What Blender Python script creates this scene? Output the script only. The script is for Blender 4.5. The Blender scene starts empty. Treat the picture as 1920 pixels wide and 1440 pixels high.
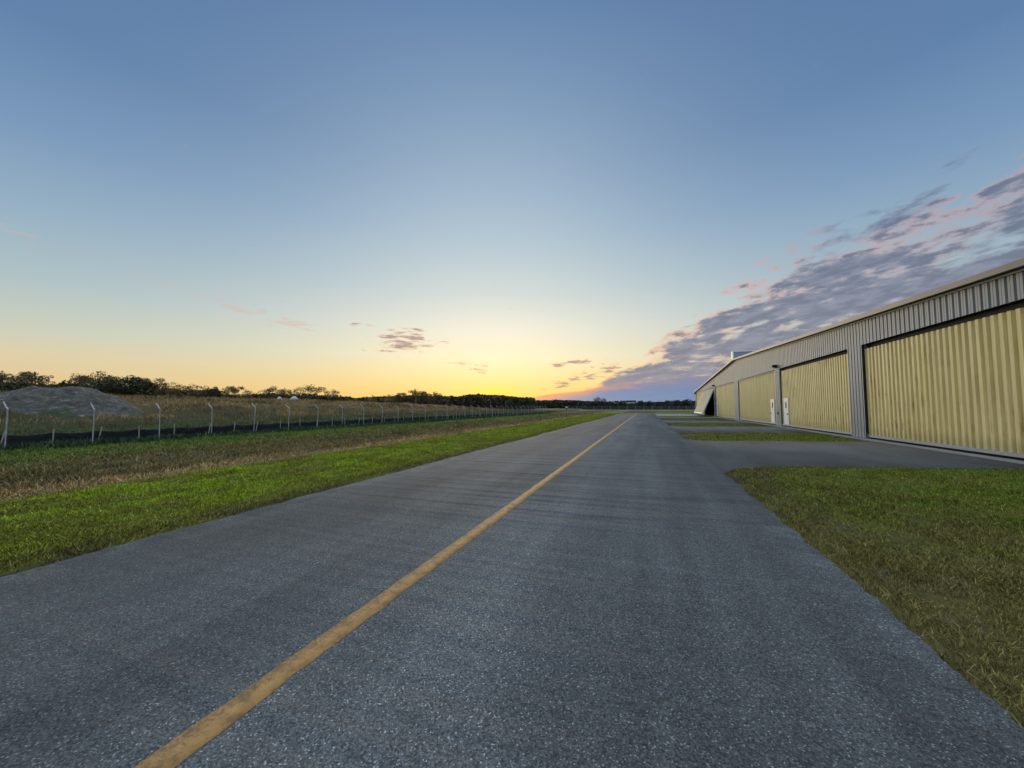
import bpy, bmesh, math, random
import numpy as np
from mathutils import Vector, Matrix

S = bpy.context.scene
COL = S.collection
R = math.radians
random.seed(7)

# ------------------------------------------------------------------ camera
PITCH, YAW = R(3.373), R(19.234)
cam_d = bpy.data.cameras.new('camera')
cam = bpy.data.objects.new('camera', cam_d)
COL.objects.link(cam)
cam_d.sensor_fit = 'HORIZONTAL'
cam_d.sensor_width = 36.0
cam_d.lens = 36.0 * 721.0 / 1920.0
cam_d.clip_start = 0.05
cam_d.clip_end = 12000
cam.location = (0, 0, 1.6)
cam.rotation_euler = (R(90) + PITCH, 0, YAW)
S.camera = cam

# ------------------------------------------------------------------ colour management
S.view_settings.view_transform = 'Standard'
S.view_settings.look = 'None'
S.view_settings.exposure = 0.0
S.view_settings.gamma = 1.0
S.view_settings.use_curve_mapping = False
S.cycles.max_bounces = 6
S.cycles.diffuse_bounces = 3
S.cycles.glossy_bounces = 3
S.cycles.transparent_max_bounces = 8


def lin(*c):
    o = []
    for v in c:
        v = v / 255.0
        o.append(v / 12.92 if v <= 0.04045 else ((v + 0.055) / 1.055) ** 2.4)
    return tuple(o) + (1.0,)


# ------------------------------------------------------------------ node helper
class G:
    def __init__(self, tree):
        self.t = tree
        self.n = tree.nodes
        self.l = tree.links

    def node(self, kind, **kw):
        n = self.n.new(kind)
        for k, v in kw.items():
            setattr(n, k, v)
        return n

    def put(self, sock, v):
        if isinstance(v, bpy.types.NodeSocket):
            self.l.new(v, sock)
        elif v is not None:
            sock.default_value = v

    def m(self, op, a, b=None, c=None, clamp=False):
        n = self.node('ShaderNodeMath', operation=op, use_clamp=clamp)
        for i, v in enumerate((a, b, c)):
            if v is not None:
                self.put(n.inputs[i], v)
        return n.outputs[0]

    def ss(self, v, lo, hi, a=0.0, b=1.0, kind='SMOOTHSTEP'):
        n = self.node('ShaderNodeMapRange', interpolation_type=kind, clamp=True) if kind != 'LINEAR' else self.node('ShaderNodeMapRange', clamp=True)
        self.put(n.inputs[0], v)
        for i, x in enumerate((lo, hi, a, b)):
            self.put(n.inputs[1 + i], x)
        return n.outputs[0]

    def mix(self, f, a, b, mode='MIX'):
        n = self.node('ShaderNodeMix', data_type='RGBA', blend_type=mode)
        self.put(n.inputs[0], f)
        self.put(n.inputs[6], a)
        self.put(n.inputs[7], b)
        return n.outputs[2]

    def ramp(self, f, stops, interp='LINEAR'):
        n = self.node('ShaderNodeValToRGB')
        cr = n.color_ramp
        cr.interpolation = interp
        while len(cr.elements) > 1:
            cr.elements.remove(cr.elements[-1])
        for i, (p, c) in enumerate(stops):
            e = cr.elements[0] if i == 0 else cr.elements.new(p)
            e.position = p
            e.color = c if len(c) == 4 else tuple(c) + (1.0,)
        self.put(n.inputs[0], f)
        return n.outputs[0]

    def noise(self, vec, scale, detail=3.0, rough=0.55, dist=0.0):
        n = self.node('ShaderNodeTexNoise')
        self.put(n.inputs['Vector'], vec)
        n.inputs['Scale'].default_value = scale
        n.inputs['Detail'].default_value = detail
        n.inputs['Roughness'].default_value = rough
        n.inputs['Distortion'].default_value = dist
        return n.outputs['Fac']

    def voro(self, vec, scale, out='Color', feature='F1'):
        n = self.node('ShaderNodeTexVoronoi', feature=feature)
        self.put(n.inputs['Vector'], vec)
        n.inputs['Scale'].default_value = scale
        return n.outputs[out]

    def xyz(self, v):
        n = self.node('ShaderNodeSeparateXYZ')
        self.put(n.inputs[0], v)
        return n.outputs

    def vec(self, x, y, z):
        n = self.node('ShaderNodeCombineXYZ')
        for i, v in enumerate((x, y, z)):
            self.put(n.inputs[i], v)
        return n.outputs[0]

    def vmul(self, v, s):
        n = self.node('ShaderNodeVectorMath', operation='MULTIPLY')
        self.put(n.inputs[0], v)
        n.inputs[1].default_value = s
        return n.outputs[0]


# ------------------------------------------------------------------ world: dusk sky
SUN_AZ, SUN_EL = -22.0, 6.0     # degrees right of the taxiway direction (+Y), degrees up
W = bpy.data.worlds.new('World')
S.world = W
W.use_nodes = True
W.node_tree.nodes.clear()
g = G(W.node_tree)
tc = g.node('ShaderNodeTexCoord')
d = tc.outputs['Generated']
dx, dy, dz = g.xyz(d)
DEG = 57.29578
el = g.m('MULTIPLY', g.m('ARCSINE', dz), DEG)
az = g.m('MULTIPLY', g.m('ARCTAN2', dx, dy), DEG)
daz = g.m('SUBTRACT', az, SUN_AZ)
# how close to the sunset's side of the sky
q = g.m('DIVIDE', daz, 31.0)
near = g.m('EXPONENT', g.m('MULTIPLY', g.m('MULTIPLY', q, q), -1.0))
elp = g.ss(el, 0.0, 60.0, 0.0, 1.0, 'LINEAR')
E60 = lambda e: e / 60.0
sky_near = g.ramp(elp, [(E60(0), lin(249, 192, 104)), (E60(1.4), lin(252, 208, 112)), (E60(3), lin(253, 220, 136)),
                        (E60(5), lin(253, 231, 166)), (E60(7.3), lin(251, 238, 198)), (E60(11.3), lin(238, 234, 216)),
                        (E60(16.6), lin(208, 217, 214)), (E60(24), lin(178, 197, 209)), (E60(30.5), lin(158, 180, 201)),
                        (E60(39), lin(131, 158, 188)), (E60(48), lin(103, 134, 174)), (E60(60), lin(90, 120, 165))])
sky_far = g.ramp(elp, [(E60(0), lin(226, 188, 136)), (E60(2.5), lin(226, 197, 149)), (E60(5), lin(216, 203, 170)), (E60(7.5), lin(196, 202, 187)),
                       (E60(12), lin(168, 188, 194)), (E60(18), lin(144, 171, 192)), (E60(25), lin(116, 148, 184)), (E60(33), lin(92, 126, 168)),
                       (E60(48), lin(84, 114, 158)), (E60(60), lin(78, 108, 152))])
sky = g.mix(near, sky_far, sky_near)
# bright small patch where the sun has just gone down
q1 = g.m('DIVIDE', daz, 4.0)
q2 = g.m('DIVIDE', g.m('SUBTRACT', el, 1.9), 1.1)
glow = g.m('EXPONENT', g.m('MULTIPLY', g.m('ADD', g.m('MULTIPLY', q1, q1), g.m('MULTIPLY', q2, q2)), -1.0))
sky = g.mix(g.m('MULTIPLY', glow, 0.7), sky, lin(255, 228, 50))

# clouds on a layer overhead: direction projected on a plane
zc = g.m('MAXIMUM', dz, 0.015)
px = g.m('DIVIDE', dx, zc)
py = g.m('DIVIDE', dy, zc)
pv = g.vec(px, g.m('MULTIPLY', py, 0.85), 0.0)
# right-hand cloud street: everything right of a line that recedes to the horizon
edge = g.m('SUBTRACT', 1.15, g.m('MULTIPLY', g.m('SUBTRACT', py, 2.0), 0.20))
n1 = g.noise(pv, 1.35, 6.0, 0.56, 0.25)
n2 = g.noise(g.vec(g.m('MULTIPLY', az, 0.15), g.m('MULTIPLY', g.m('SUBTRACT', el, g.m('MULTIPLY', az, 0.16)), 0.34), 3.7), 1.15, 7.0, 0.6, 0.15)
n3 = g.noise(g.vec(g.m('MULTIPLY', az, 0.16), g.m('MULTIPLY', g.m('SUBTRACT', el, g.m('MULTIPLY', az, 0.10)), 0.52), 8.2), 2.3, 6.0, 0.6, 0.1)
dens = g.m('ADD', g.m('ADD', g.m('MULTIPLY', n1, 0.24), g.m('MULTIPLY', n2, 0.52)), g.m('MULTIPLY', n3, 0.34))
inside = g.ss(g.m('SUBTRACT', px, edge), -0.60, 0.45, -0.22, 0.075, 'LINEAR')
front = g.ss(az, 90.0, 60.0)
low = g.ss(el, 24.0, 15.0, -0.09, 0.0)
cden = g.m('MULTIPLY', g.ss(g.m('ADD', g.m('ADD', dens, inside), low), 0.475, 0.63), front)
cden = g.m('MULTIPLY', cden, g.ss(az, -14.0, -4.0))
cloud_dark = g.ramp(g.ss(el, 0.0, 30.0, 0, 1, 'LINEAR'), [(0.0, lin(112, 128, 164)), (0.22, lin(122, 122, 141)), (0.5, lin(108, 116, 138)), (1.0, lin(102, 116, 142))])
cloud_pink = g.ramp(g.ss(az, -14.0, 22.0, 0, 1, 'LINEAR'), [(0.0, lin(247, 150, 82)), (0.35, lin(240, 158, 128)), (0.7, lin(226, 160, 148)), (1.0, lin(208, 160, 156))])
pinkness = g.m('MULTIPLY', g.m('MULTIPLY', g.ss(cden, 1.0, 0.45), g.ss(g.m('SUBTRACT', px, edge), 1.5, 0.1, 0.35, 1.0)), g.ss(g.noise(g.vec(px, g.m('MULTIPLY', py, 0.3), 9.1), 1.1, 2.0), 0.40, 0.54))
cloud_dark = g.mix(g.ss(n3, 0.40, 0.62, 0.55, 0.0), cloud_dark, lin(150, 154, 172))
ccol = g.mix(pinkness, cloud_dark, cloud_pink)
sky = g.mix(g.m('MULTIPLY', cden, 0.93), sky, ccol)
# low blue-grey cloud bank behind the woods, its upper edge climbing to the right
bn = g.noise(g.vec(g.m('MULTIPLY', az, 0.16), g.m('MULTIPLY', el, 0.9), 0.0), 1.3, 5.0, 0.6)
btop = g.m('ADD', g.m('MULTIPLY', g.m('ADD', az, 17.0), 0.16), 1.35)
bh = g.m('SUBTRACT', g.m('ADD', btop, g.m('MULTIPLY', g.m('SUBTRACT', bn, 0.5), g.ss(az, -12.0, 2.0, 0.6, 5.0))), el)
bank = g.m('MULTIPLY', g.ss(bh, 0.0, g.ss(az, -14.0, 4.0, 0.18, 1.5, 'LINEAR')), g.ss(az, -18.5, -14.5))
bank = g.m('MULTIPLY', bank, front)
bcol = g.ramp(g.ss(el, 0.0, 7.0, 0, 1, 'LINEAR'), [(0.0, lin(150, 152, 178)), (0.10, lin(104, 138, 182)), (0.34, lin(108, 134, 176)), (0.5, lin(130, 134, 164)), (1.0, lin(146, 138, 156))])
bcol = g.mix(g.ss(az, -6.0, -17.0), bcol, lin(160, 156, 172))
bcol = g.mix(g.m('MULTIPLY', g.ss(bh, 1.5, 0.0), g.ss(az, 8.0, -10.0)), bcol, lin(238, 148, 98))
sky = g.mix(g.m('MULTIPLY', bank, 0.95), sky, bcol)


# small separate wisps: (az, el, half width, half height, strength)
wn = g.noise(g.vec(g.m('MULTIPLY', az, 0.34), g.m('MULTIPLY', el, 1.7), 2.0), 1.25, 5.0, 0.62, 0.3)
def wisp(spots):
    tot = None
    for (a, e, wa, we, tilt, k) in spots:
        u = g.m('DIVIDE', g.m('SUBTRACT', az, a), wa)
        v = g.m('DIVIDE', g.m('SUBTRACT', g.m('SUBTRACT', el, e), g.m('MULTIPLY', g.m('SUBTRACT', az, a), tilt)), we)
        s = g.m('MULTIPLY', g.m('EXPONENT', g.m('MULTIPLY', g.m('ADD', g.m('MULTIPLY', u, u), g.m('MULTIPLY', v, v)), -1.0)), k)
        tot = s if tot is None else g.m('ADD', tot, s)
    return tot
w1 = wisp([(-35.0, 9.4, 5.5, 1.9, 0.10, 0.36), (-41.5, 11.6, 2.5, 0.6, -0.05, 0.2), (-25.0, 6.0, 3.2, 0.8, 0.05, 0.22), (-24.0, 5.2, 1.6, 0.5, 0, 0.16),
           (-11.0, 6.4, 4.6, 0.7, 0.12, 0.34), (-10.0, 4.2, 3.6, 0.9, 0.12, 0.27), (-13.0, 2.9, 3.0, 0.4, 0.1, 0.2), (-5.5, 5.2, 3.0, 1.2, 0.2, 0.25)])
wd = g.ss(g.m('ADD', wn, w1), 0.70, 0.86)
wcol = g.ramp(g.ss(g.m('ADD', wn, w1), 0.70, 0.92, 0, 1, 'LINEAR'), [(0, lin(240, 190, 150)), (0.5, lin(190, 150, 130)), (1, lin(150, 132, 138))])
sky = g.mix(g.m('MULTIPLY', wd, 0.85), sky, wcol)
w2 = wisp([(-55.0, 12.0, 6.0, 1.0, -0.16, 0.3), (-48.5, 10.6, 4.0, 0.7, 0.0, 0.3), (-72.0, 15.5, 3.5, 1.0, -0.1, 0.26), (-62.0, 14.0, 4.0, 0.7, -0.12, 0.2)])
wd2 = g.ss(g.m('ADD', wn, w2), 0.70, 0.95)
sky = g.mix(g.m('MULTIPLY', wd2, 0.5), sky, lin(214, 176, 160))

# sky overhead and behind brightened past a real dusk, added to light the ground
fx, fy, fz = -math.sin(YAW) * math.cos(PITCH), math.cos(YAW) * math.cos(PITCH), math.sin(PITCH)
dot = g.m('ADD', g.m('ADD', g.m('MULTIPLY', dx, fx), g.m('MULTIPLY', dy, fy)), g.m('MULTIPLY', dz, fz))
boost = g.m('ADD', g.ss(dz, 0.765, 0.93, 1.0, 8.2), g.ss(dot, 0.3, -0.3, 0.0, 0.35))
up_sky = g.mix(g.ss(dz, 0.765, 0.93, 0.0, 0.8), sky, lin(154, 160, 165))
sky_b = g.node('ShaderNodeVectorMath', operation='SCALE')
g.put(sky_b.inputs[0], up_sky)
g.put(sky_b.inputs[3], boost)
nish = g.node('ShaderNodeTexSky', sky_type='NISHITA')
nish.sun_disc = False
nish.sun_elevation = R(SUN_EL)
nish.sun_rotation = R(SUN_AZ)
nsc = g.node('ShaderNodeVectorMath', operation='SCALE')
g.put(nsc.inputs[0], nish.outputs[0])
nsc.inputs[3].default_value = 0.004
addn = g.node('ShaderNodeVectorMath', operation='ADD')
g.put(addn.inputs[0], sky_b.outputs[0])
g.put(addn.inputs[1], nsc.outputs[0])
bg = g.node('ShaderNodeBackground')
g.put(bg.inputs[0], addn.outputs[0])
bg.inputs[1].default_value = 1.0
wo = g.node('ShaderNodeOutputWorld')
g.l.new(bg.outputs[0], wo.inputs[0])

sun_d = bpy.data.lights.new('sun', 'SUN')
sun_d.energy = 1.1
sun_d.angle = R(28)
sun_d.color = (1.0, 0.83, 0.58)
sun = bpy.data.objects.new('sun', sun_d)
COL.objects.link(sun)
sv = Vector((math.sin(R(SUN_AZ)) * math.cos(R(SUN_EL)), math.cos(R(SUN_AZ)) * math.cos(R(SUN_EL)), math.sin(R(SUN_EL))))
sun.rotation_euler = sv.to_track_quat('Z', 'Y').to_euler()
sun.location = sv * 300


# ------------------------------------------------------------------ object helpers
def link_mesh(name, verts, faces, mats, parent=None, smooth=False, mat_idx=None):
    me = bpy.data.meshes.new(name)
    me.from_pydata([tuple(v) for v in verts], [], [tuple(f) for f in faces])
    for m in (mats if isinstance(mats, (list, tuple)) else [mats]):
        me.materials.append(m)
    if mat_idx is not None:
        me.polygons.foreach_set('material_index', mat_idx)
    if smooth:
        me.polygons.foreach_set('use_smooth', [True] * len(me.polygons))
    me.update()
    o = bpy.data.objects.new(name, me)
    COL.objects.link(o)
    if parent:
        o.parent = parent
    return o


def np_mesh(name, V, F, mat, parent=None, attr=None, smooth=False):
    """V (n,3), F (m,k) arrays -> a mesh object, fast"""
    me = bpy.data.meshes.new(name)
    V = np.asarray(V, np.float32)
    F = np.asarray(F, np.int32)
    me.vertices.add(len(V))
    me.vertices.foreach_set('co', V.ravel())
    me.loops.add(F.size)
    me.loops.foreach_set('vertex_index', F.ravel())
    me.polygons.add(len(F))
    me.polygons.foreach_set('loop_start', np.arange(0, F.size, F.shape[1], dtype=np.int32))
    if smooth:
        me.polygons.foreach_set('use_smooth', np.ones(len(F), dtype=bool))
    me.update(calc_edges=True)
    if attr is not None:
        a = me.attributes.new('rnd', 'FLOAT', 'POINT')
        a.data.foreach_set('value', np.asarray(attr, np.float32))
    me.materials.append(mat)
    o = bpy.data.objects.new(name, me)
    COL.objects.link(o)
    if parent:
        o.parent = parent
    return o


def empty(name, loc=(0, 0, 0), rz=0.0):
    o = bpy.data.objects.new(name, None)
    o.empty_display_size = 0.3
    o.location = loc
    o.rotation_euler = (0, 0, rz)
    COL.objects.link(o)
    return o


def tag(o, label=None, cat=None, group=None, kind=None):
    if label: o['label'] = label
    if cat: o['category'] = cat
    if group: o['group'] = group
    if kind: o['kind'] = kind
    return o


class MB:
    def __init__(self):
        self.v, self.f, self.mi = [], [], []

    def add(self, vs, fs, mi=0):
        b = len(self.v)
        self.v += [tuple(x) for x in vs]
        self.f += [tuple(b + i for i in f) for f in fs]
        self.mi += [mi] * len(fs)
        return self

    def box(self, a, b, mi=0):
        (x0, y0, z0), (x1, y1, z1) = a, b
        vs = [(x0, y0, z0), (x1, y0, z0), (x1, y1, z0), (x0, y1, z0), (x0, y0, z1), (x1, y0, z1), (x1, y1, z1), (x0, y1, z1)]
        return self.add(vs, [(0, 3, 2, 1), (4, 5, 6, 7), (0, 1, 5, 4), (1, 2, 6, 5), (2, 3, 7, 6), (3, 0, 4, 7)], mi)

    def tube(self, p, q, r0, r1=None, n=8, mi=0, cap=True):
        r1 = r0 if r1 is None else r1
        p, q = Vector(p), Vector(q)
        ax = (q - p).normalized()
        u = ax.orthogonal().normalized()
        w = ax.cross(u)
        vs = []
        for (c, r) in ((p, r0), (q, r1)):
            for i in range(n):
                t = 2 * math.pi * i / n
                vs.append(c + u * (r * math.cos(t)) + w * (r * math.sin(t)))
        fs = [(i, (i + 1) % n, n + (i + 1) % n, n + i) for i in range(n)]
        if cap:
            fs += [tuple(reversed(range(n))), tuple(range(n, 2 * n))]
        return self.add(vs, fs, mi)

    def prism(self, poly, axis, a, b, mi=0):
        """poly in the two other axes, extruded along axis from a to b"""
        n = len(poly)
        def P(u, v, w):
            return {0: (w, u, v), 1: (u, w, v), 2: (u, v, w)}[axis]
        vs = [P(u, v, a) for u, v in poly] + [P(u, v, b) for u, v in poly]
        fs = [(i, (i + 1) % n, n + (i + 1) % n, n + i) for i in range(n)] + [tuple(reversed(range(n))), tuple(range(n, 2 * n))]
        return self.add(vs, fs, mi)

    def build(self, name, mats, parent=None, smooth=False):
        return link_mesh(name, self.v, self.f, mats, parent, smooth, self.mi)


# ------------------------------------------------------------------ materials
def new_mat(name):
    m = bpy.data.materials.new(name)
    m.use_nodes = True
    m.node_tree.nodes.clear()
    gg = G(m.node_tree)
    b = gg.node('ShaderNodeBsdfPrincipled')
    o = gg.node('ShaderNodeOutputMaterial')
    gg.l.new(b.outputs[0], o.inputs[0])
    return m, gg, b


def bump(gg, b, h, strength, dist):
    n = gg.node('ShaderNodeBump')
    n.inputs['Strength'].default_value = strength
    n.inputs['Distance'].default_value = dist
    gg.put(n.inputs['Height'], h)
    gg.l.new(n.outputs[0], b.inputs['Normal'])


def simple(name, col, rough=0.6, metal=0.0, var=0.15, scale=4.0, spec=0.4):
    m, gg, b = new_mat(name)
    p = gg.node('ShaderNodeNewGeometry').outputs['Position']
    n = gg.noise(p, scale, 4.0, 0.6)
    f = gg.ss(n, 0.3, 0.7, 1.0 - var, 1.0 + var, 'LINEAR')
    vm = gg.node('ShaderNodeVectorMath', operation='SCALE')
    vm.inputs[0].default_value = col[:3]
    gg.put(vm.inputs[3], f)
    gg.l.new(vm.outputs[0], b.inputs['Base Color'])
    b.inputs['Roughness'].default_value = rough
    b.inputs['Metallic'].default_value = metal
    b.inputs['Specular IOR Level'].default_value = spec
    return m


def turf_colour(gg):
    """colour of turf, weeds and bare soil by where it grows (world position)"""
    P = gg.node('ShaderNodeNewGeometry').outputs['Position']
    x, y, z = gg.xyz(P)
    st = gg.vec(x, gg.m('MULTIPLY', y, 0.35), 0.0)
    flat = gg.vec(x, y, 0.0)
    nw = gg.noise(st, 0.35, 4.0, 0.6)
    nd = gg.noise(st, 1.1, 4.0, 0.6)
    amp = gg.ss(gg.m('ABSOLUTE', gg.m('ADD', x, 2.0)), 4.5, 16.0, 0.5, 4.0)
    xd = gg.m('ADD', x, gg.m('MULTIPLY', gg.m('SUBTRACT', nw, 0.5), amp))
    t = gg.ss(xd, -80.0, 15.0, 0.0, 1.0, 'LINEAR')
    T = lambda v: (v + 80.0) / 95.0
    col = gg.ramp(t, [(T(-80), (.20, .135, .055)), (T(-60), (.22, .145, .058)), (T(-52), (.13, .098, .038)), (T(-44), (.055, .062, .020)),
                      (T(-37), (.050, .078, .018)), (T(-33), (.034, .066, .014)), (T(-29.5), (.024, .046, .011)), (T(-27.5), (.070, .120, .016)),
                      (T(-22), (.098, .115, .024)), (T(-17.5), (.115, .092, .036)), (T(-13.2), (.145, .110, .046)), (T(-12.3), (.115, .080, .036)), (T(-11.7), (.27, .185, .080)),
                      (T(-11.0), (.24, .165, .066)), (T(-10.6), (.165, .215, .013)), (T(-8.2), (.165, .218, .012)), (T(-6.6), (.155, .185, .014)), (T(-6.25), (.105, .100, .022)), (T(-6.05), (.085, .062, .032)),
                      (T(-5.75), (.055, .042, .026)), (T(1.75), (.055, .042, .026)), (T(2.2), (.095, .078, .034)), (T(3.4), (.098, .092, .020)), (T(7), (.080, .105, .010)), (T(15), (.068, .098, .010))])
    # brown patches
    pn = gg.noise(st, 0.55, 5.0, 0.62)
    dryf = gg.ss(pn, 0.50, 0.66, 0.0, 0.62)
    col = gg.mix(dryf, col, (.105, .085, .032, 1))
    pm_ = gg.noise(gg.vec(x, gg.m('MULTIPLY', y, 0.6), 8.0), 1.7, 5.0, 0.66)
    col = gg.mix(gg.m('MULTIPLY', gg.ss(pm_, 0.42, 0.58, 0.0, 0.9), gg.ss(x, -11.5, -10.5)), col, (.120, .118, .020, 1))
    # right-hand island: straw coloured nearest the viewer, green towards the hangar
    rn = gg.m('ADD', y, gg.m('MULTIPLY', gg.m('SUBTRACT', gg.noise(flat, 0.8, 4.0, 0.6), 0.5), 6.0))
    rdry = gg.m('MULTIPLY', gg.ss(rn, 7.6, 5.6), gg.ss(x, 1.2, 1.6))
    col = gg.mix(gg.m('MULTIPLY', rdry, 0.85), col, (.130, .104, .034, 1))
    rgr = gg.m('MULTIPLY', gg.ss(gg.noise(flat, 1.3, 3.0), 0.45, 0.65), gg.m('MULTIPLY', gg.ss(x, 2.2, 3.0), gg.ss(rn, 5.0, 8.0)))
    col = gg.mix(gg.m('MULTIPLY', rgr, 0.7), col, (.085, .130, .013, 1))
    bare = gg.m('MULTIPLY', gg.ss(gg.noise(gg.vec(x, y, 12.0), 2.6, 4.0, 0.6), 0.60, 0.66), gg.m('MULTIPLY', gg.ss(x, 1.9, 2.1), gg.ss(x, 3.4, 2.6)))
    col = gg.mix(gg.m('MULTIPLY', bare, 0.3), col, (.24, .22, .19, 1))
    # rough dark tussocks in the ditch
    dk = gg.m('MULTIPLY', gg.ss(gg.noise(gg.vec(x, gg.m('MULTIPLY', y, 0.4), 5.0), 0.9, 5.0, 0.65), 0.52, 0.64), gg.m('MULTIPLY', gg.ss(x, -12.2, -14.0), gg.ss(x, -28.0, -24.0)))
    col = gg.mix(gg.m('MULTIPLY', dk, 0.7), col, (.030, .032, .014, 1))
    # fine variation
    f1 = gg.noise(flat, 7.0, 4.0, 0.65)
    f2 = gg.noise(flat, 45.0, 3.0, 0.6)
    f = gg.m('MULTIPLY', gg.ss(f1, 0.3, 0.7, 0.72, 1.28, 'LINEAR'), gg.ss(f2, 0.3, 0.7, 0.6, 1.4, 'LINEAR'))
    vm = gg.node('ShaderNodeVectorMath', operation='SCALE')
    gg.put(vm.inputs[0], col)
    gg.put(vm.inputs[3], f)
    return vm.outputs[0], flat


M = {}
m, gg, b = new_mat('turf')
c, flat = turf_colour(gg)
thatch = gg.node('ShaderNodeVectorMath', operation='SCALE')    # soil and old thatch under the blades
gg.put(thatch.inputs[0], c)
thatch.inputs[3].default_value = 0.72
gg.l.new(thatch.outputs[0], b.inputs['Base Color'])
b.inputs['Roughness'].default_value = 0.95
b.inputs['Specular IOR Level'].default_value = 0.1
bump(gg, b, gg.noise(flat, 14.0, 5.0, 0.7), 0.8, 0.06)
M['turf'] = m

GRASS_GAIN = 1.6
m, gg, b = new_mat('grass_blades')
c, flat = turf_colour(gg)
at = gg.node('ShaderNodeAttribute', attribute_name='rnd')
vm = gg.node('ShaderNodeVectorMath', operation='SCALE')
gg.put(vm.inputs[0], c)
gg.put(vm.inputs[3], gg.ss(at.outputs['Fac'], 0.0, 1.0, 0.45 * GRASS_GAIN, 2.0 * GRASS_GAIN, 'LINEAR'))
cc = gg.mix(gg.ss(at.outputs['Fac'], 0.80, 0.97, 0.0, 0.75), vm.outputs[0], (.32, .25, .085, 1))
gg.l.new(cc, b.inputs['Base Color'])
b.inputs['Roughness'].default_value = 0.9
b.inputs['Specular IOR Level'].default_value = 0.04
M['blades'] = m

m, gg, b = new_mat('tall_grass')
P = gg.node('ShaderNodeNewGeometry').outputs['Position']
at = gg.node('ShaderNodeAttribute', attribute_name='rnd')
x, y, z = gg.xyz(P)
n = gg.noise(gg.vec(x, gg.m('MULTIPLY', y, 0.5), 0), 0.22, 5.0, 0.65)
tanc = gg.mix(gg.ss(n, 0.42, 0.60), (.42, .265, .110, 1), (.125, .100, .042, 1))
tanc = gg.mix(gg.m('MULTIPLY', gg.ss(gg.m('ADD', z, gg.m('MULTIPLY', n, 2.0)), 1.7, 0.9), 0.8), tanc, (.048, .066, .019, 1))
vm = gg.node('ShaderNodeVectorMath', operation='SCALE')
gg.put(vm.inputs[0], tanc)
gg.put(vm.inputs[3], gg.ss(at.outputs['Fac'], 0.0, 1.0, 0.6, 1.6, 'LINEAR'))
gg.l.new(vm.outputs[0], b.inputs['Base Color'])
b.inputs['Roughness'].default_value = 0.8
b.inputs['Specular IOR Level'].default_value = 0.1
M['tall'] = m

m, gg, b = new_mat('weeds')
at = gg.node('ShaderNodeAttribute', attribute_name='rnd')
gg.l.new(gg.ramp(at.outputs['Fac'], [(0, (.014, .030, .008)), (0.6, (.032, .070, .013)), (0.9, (.055, .10, .018)), (1.0, (.13, .11, .05))]), b.inputs['Base Color'])
b.inputs['Roughness'].default_value = 0.7
M['weeds'] = m


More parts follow.
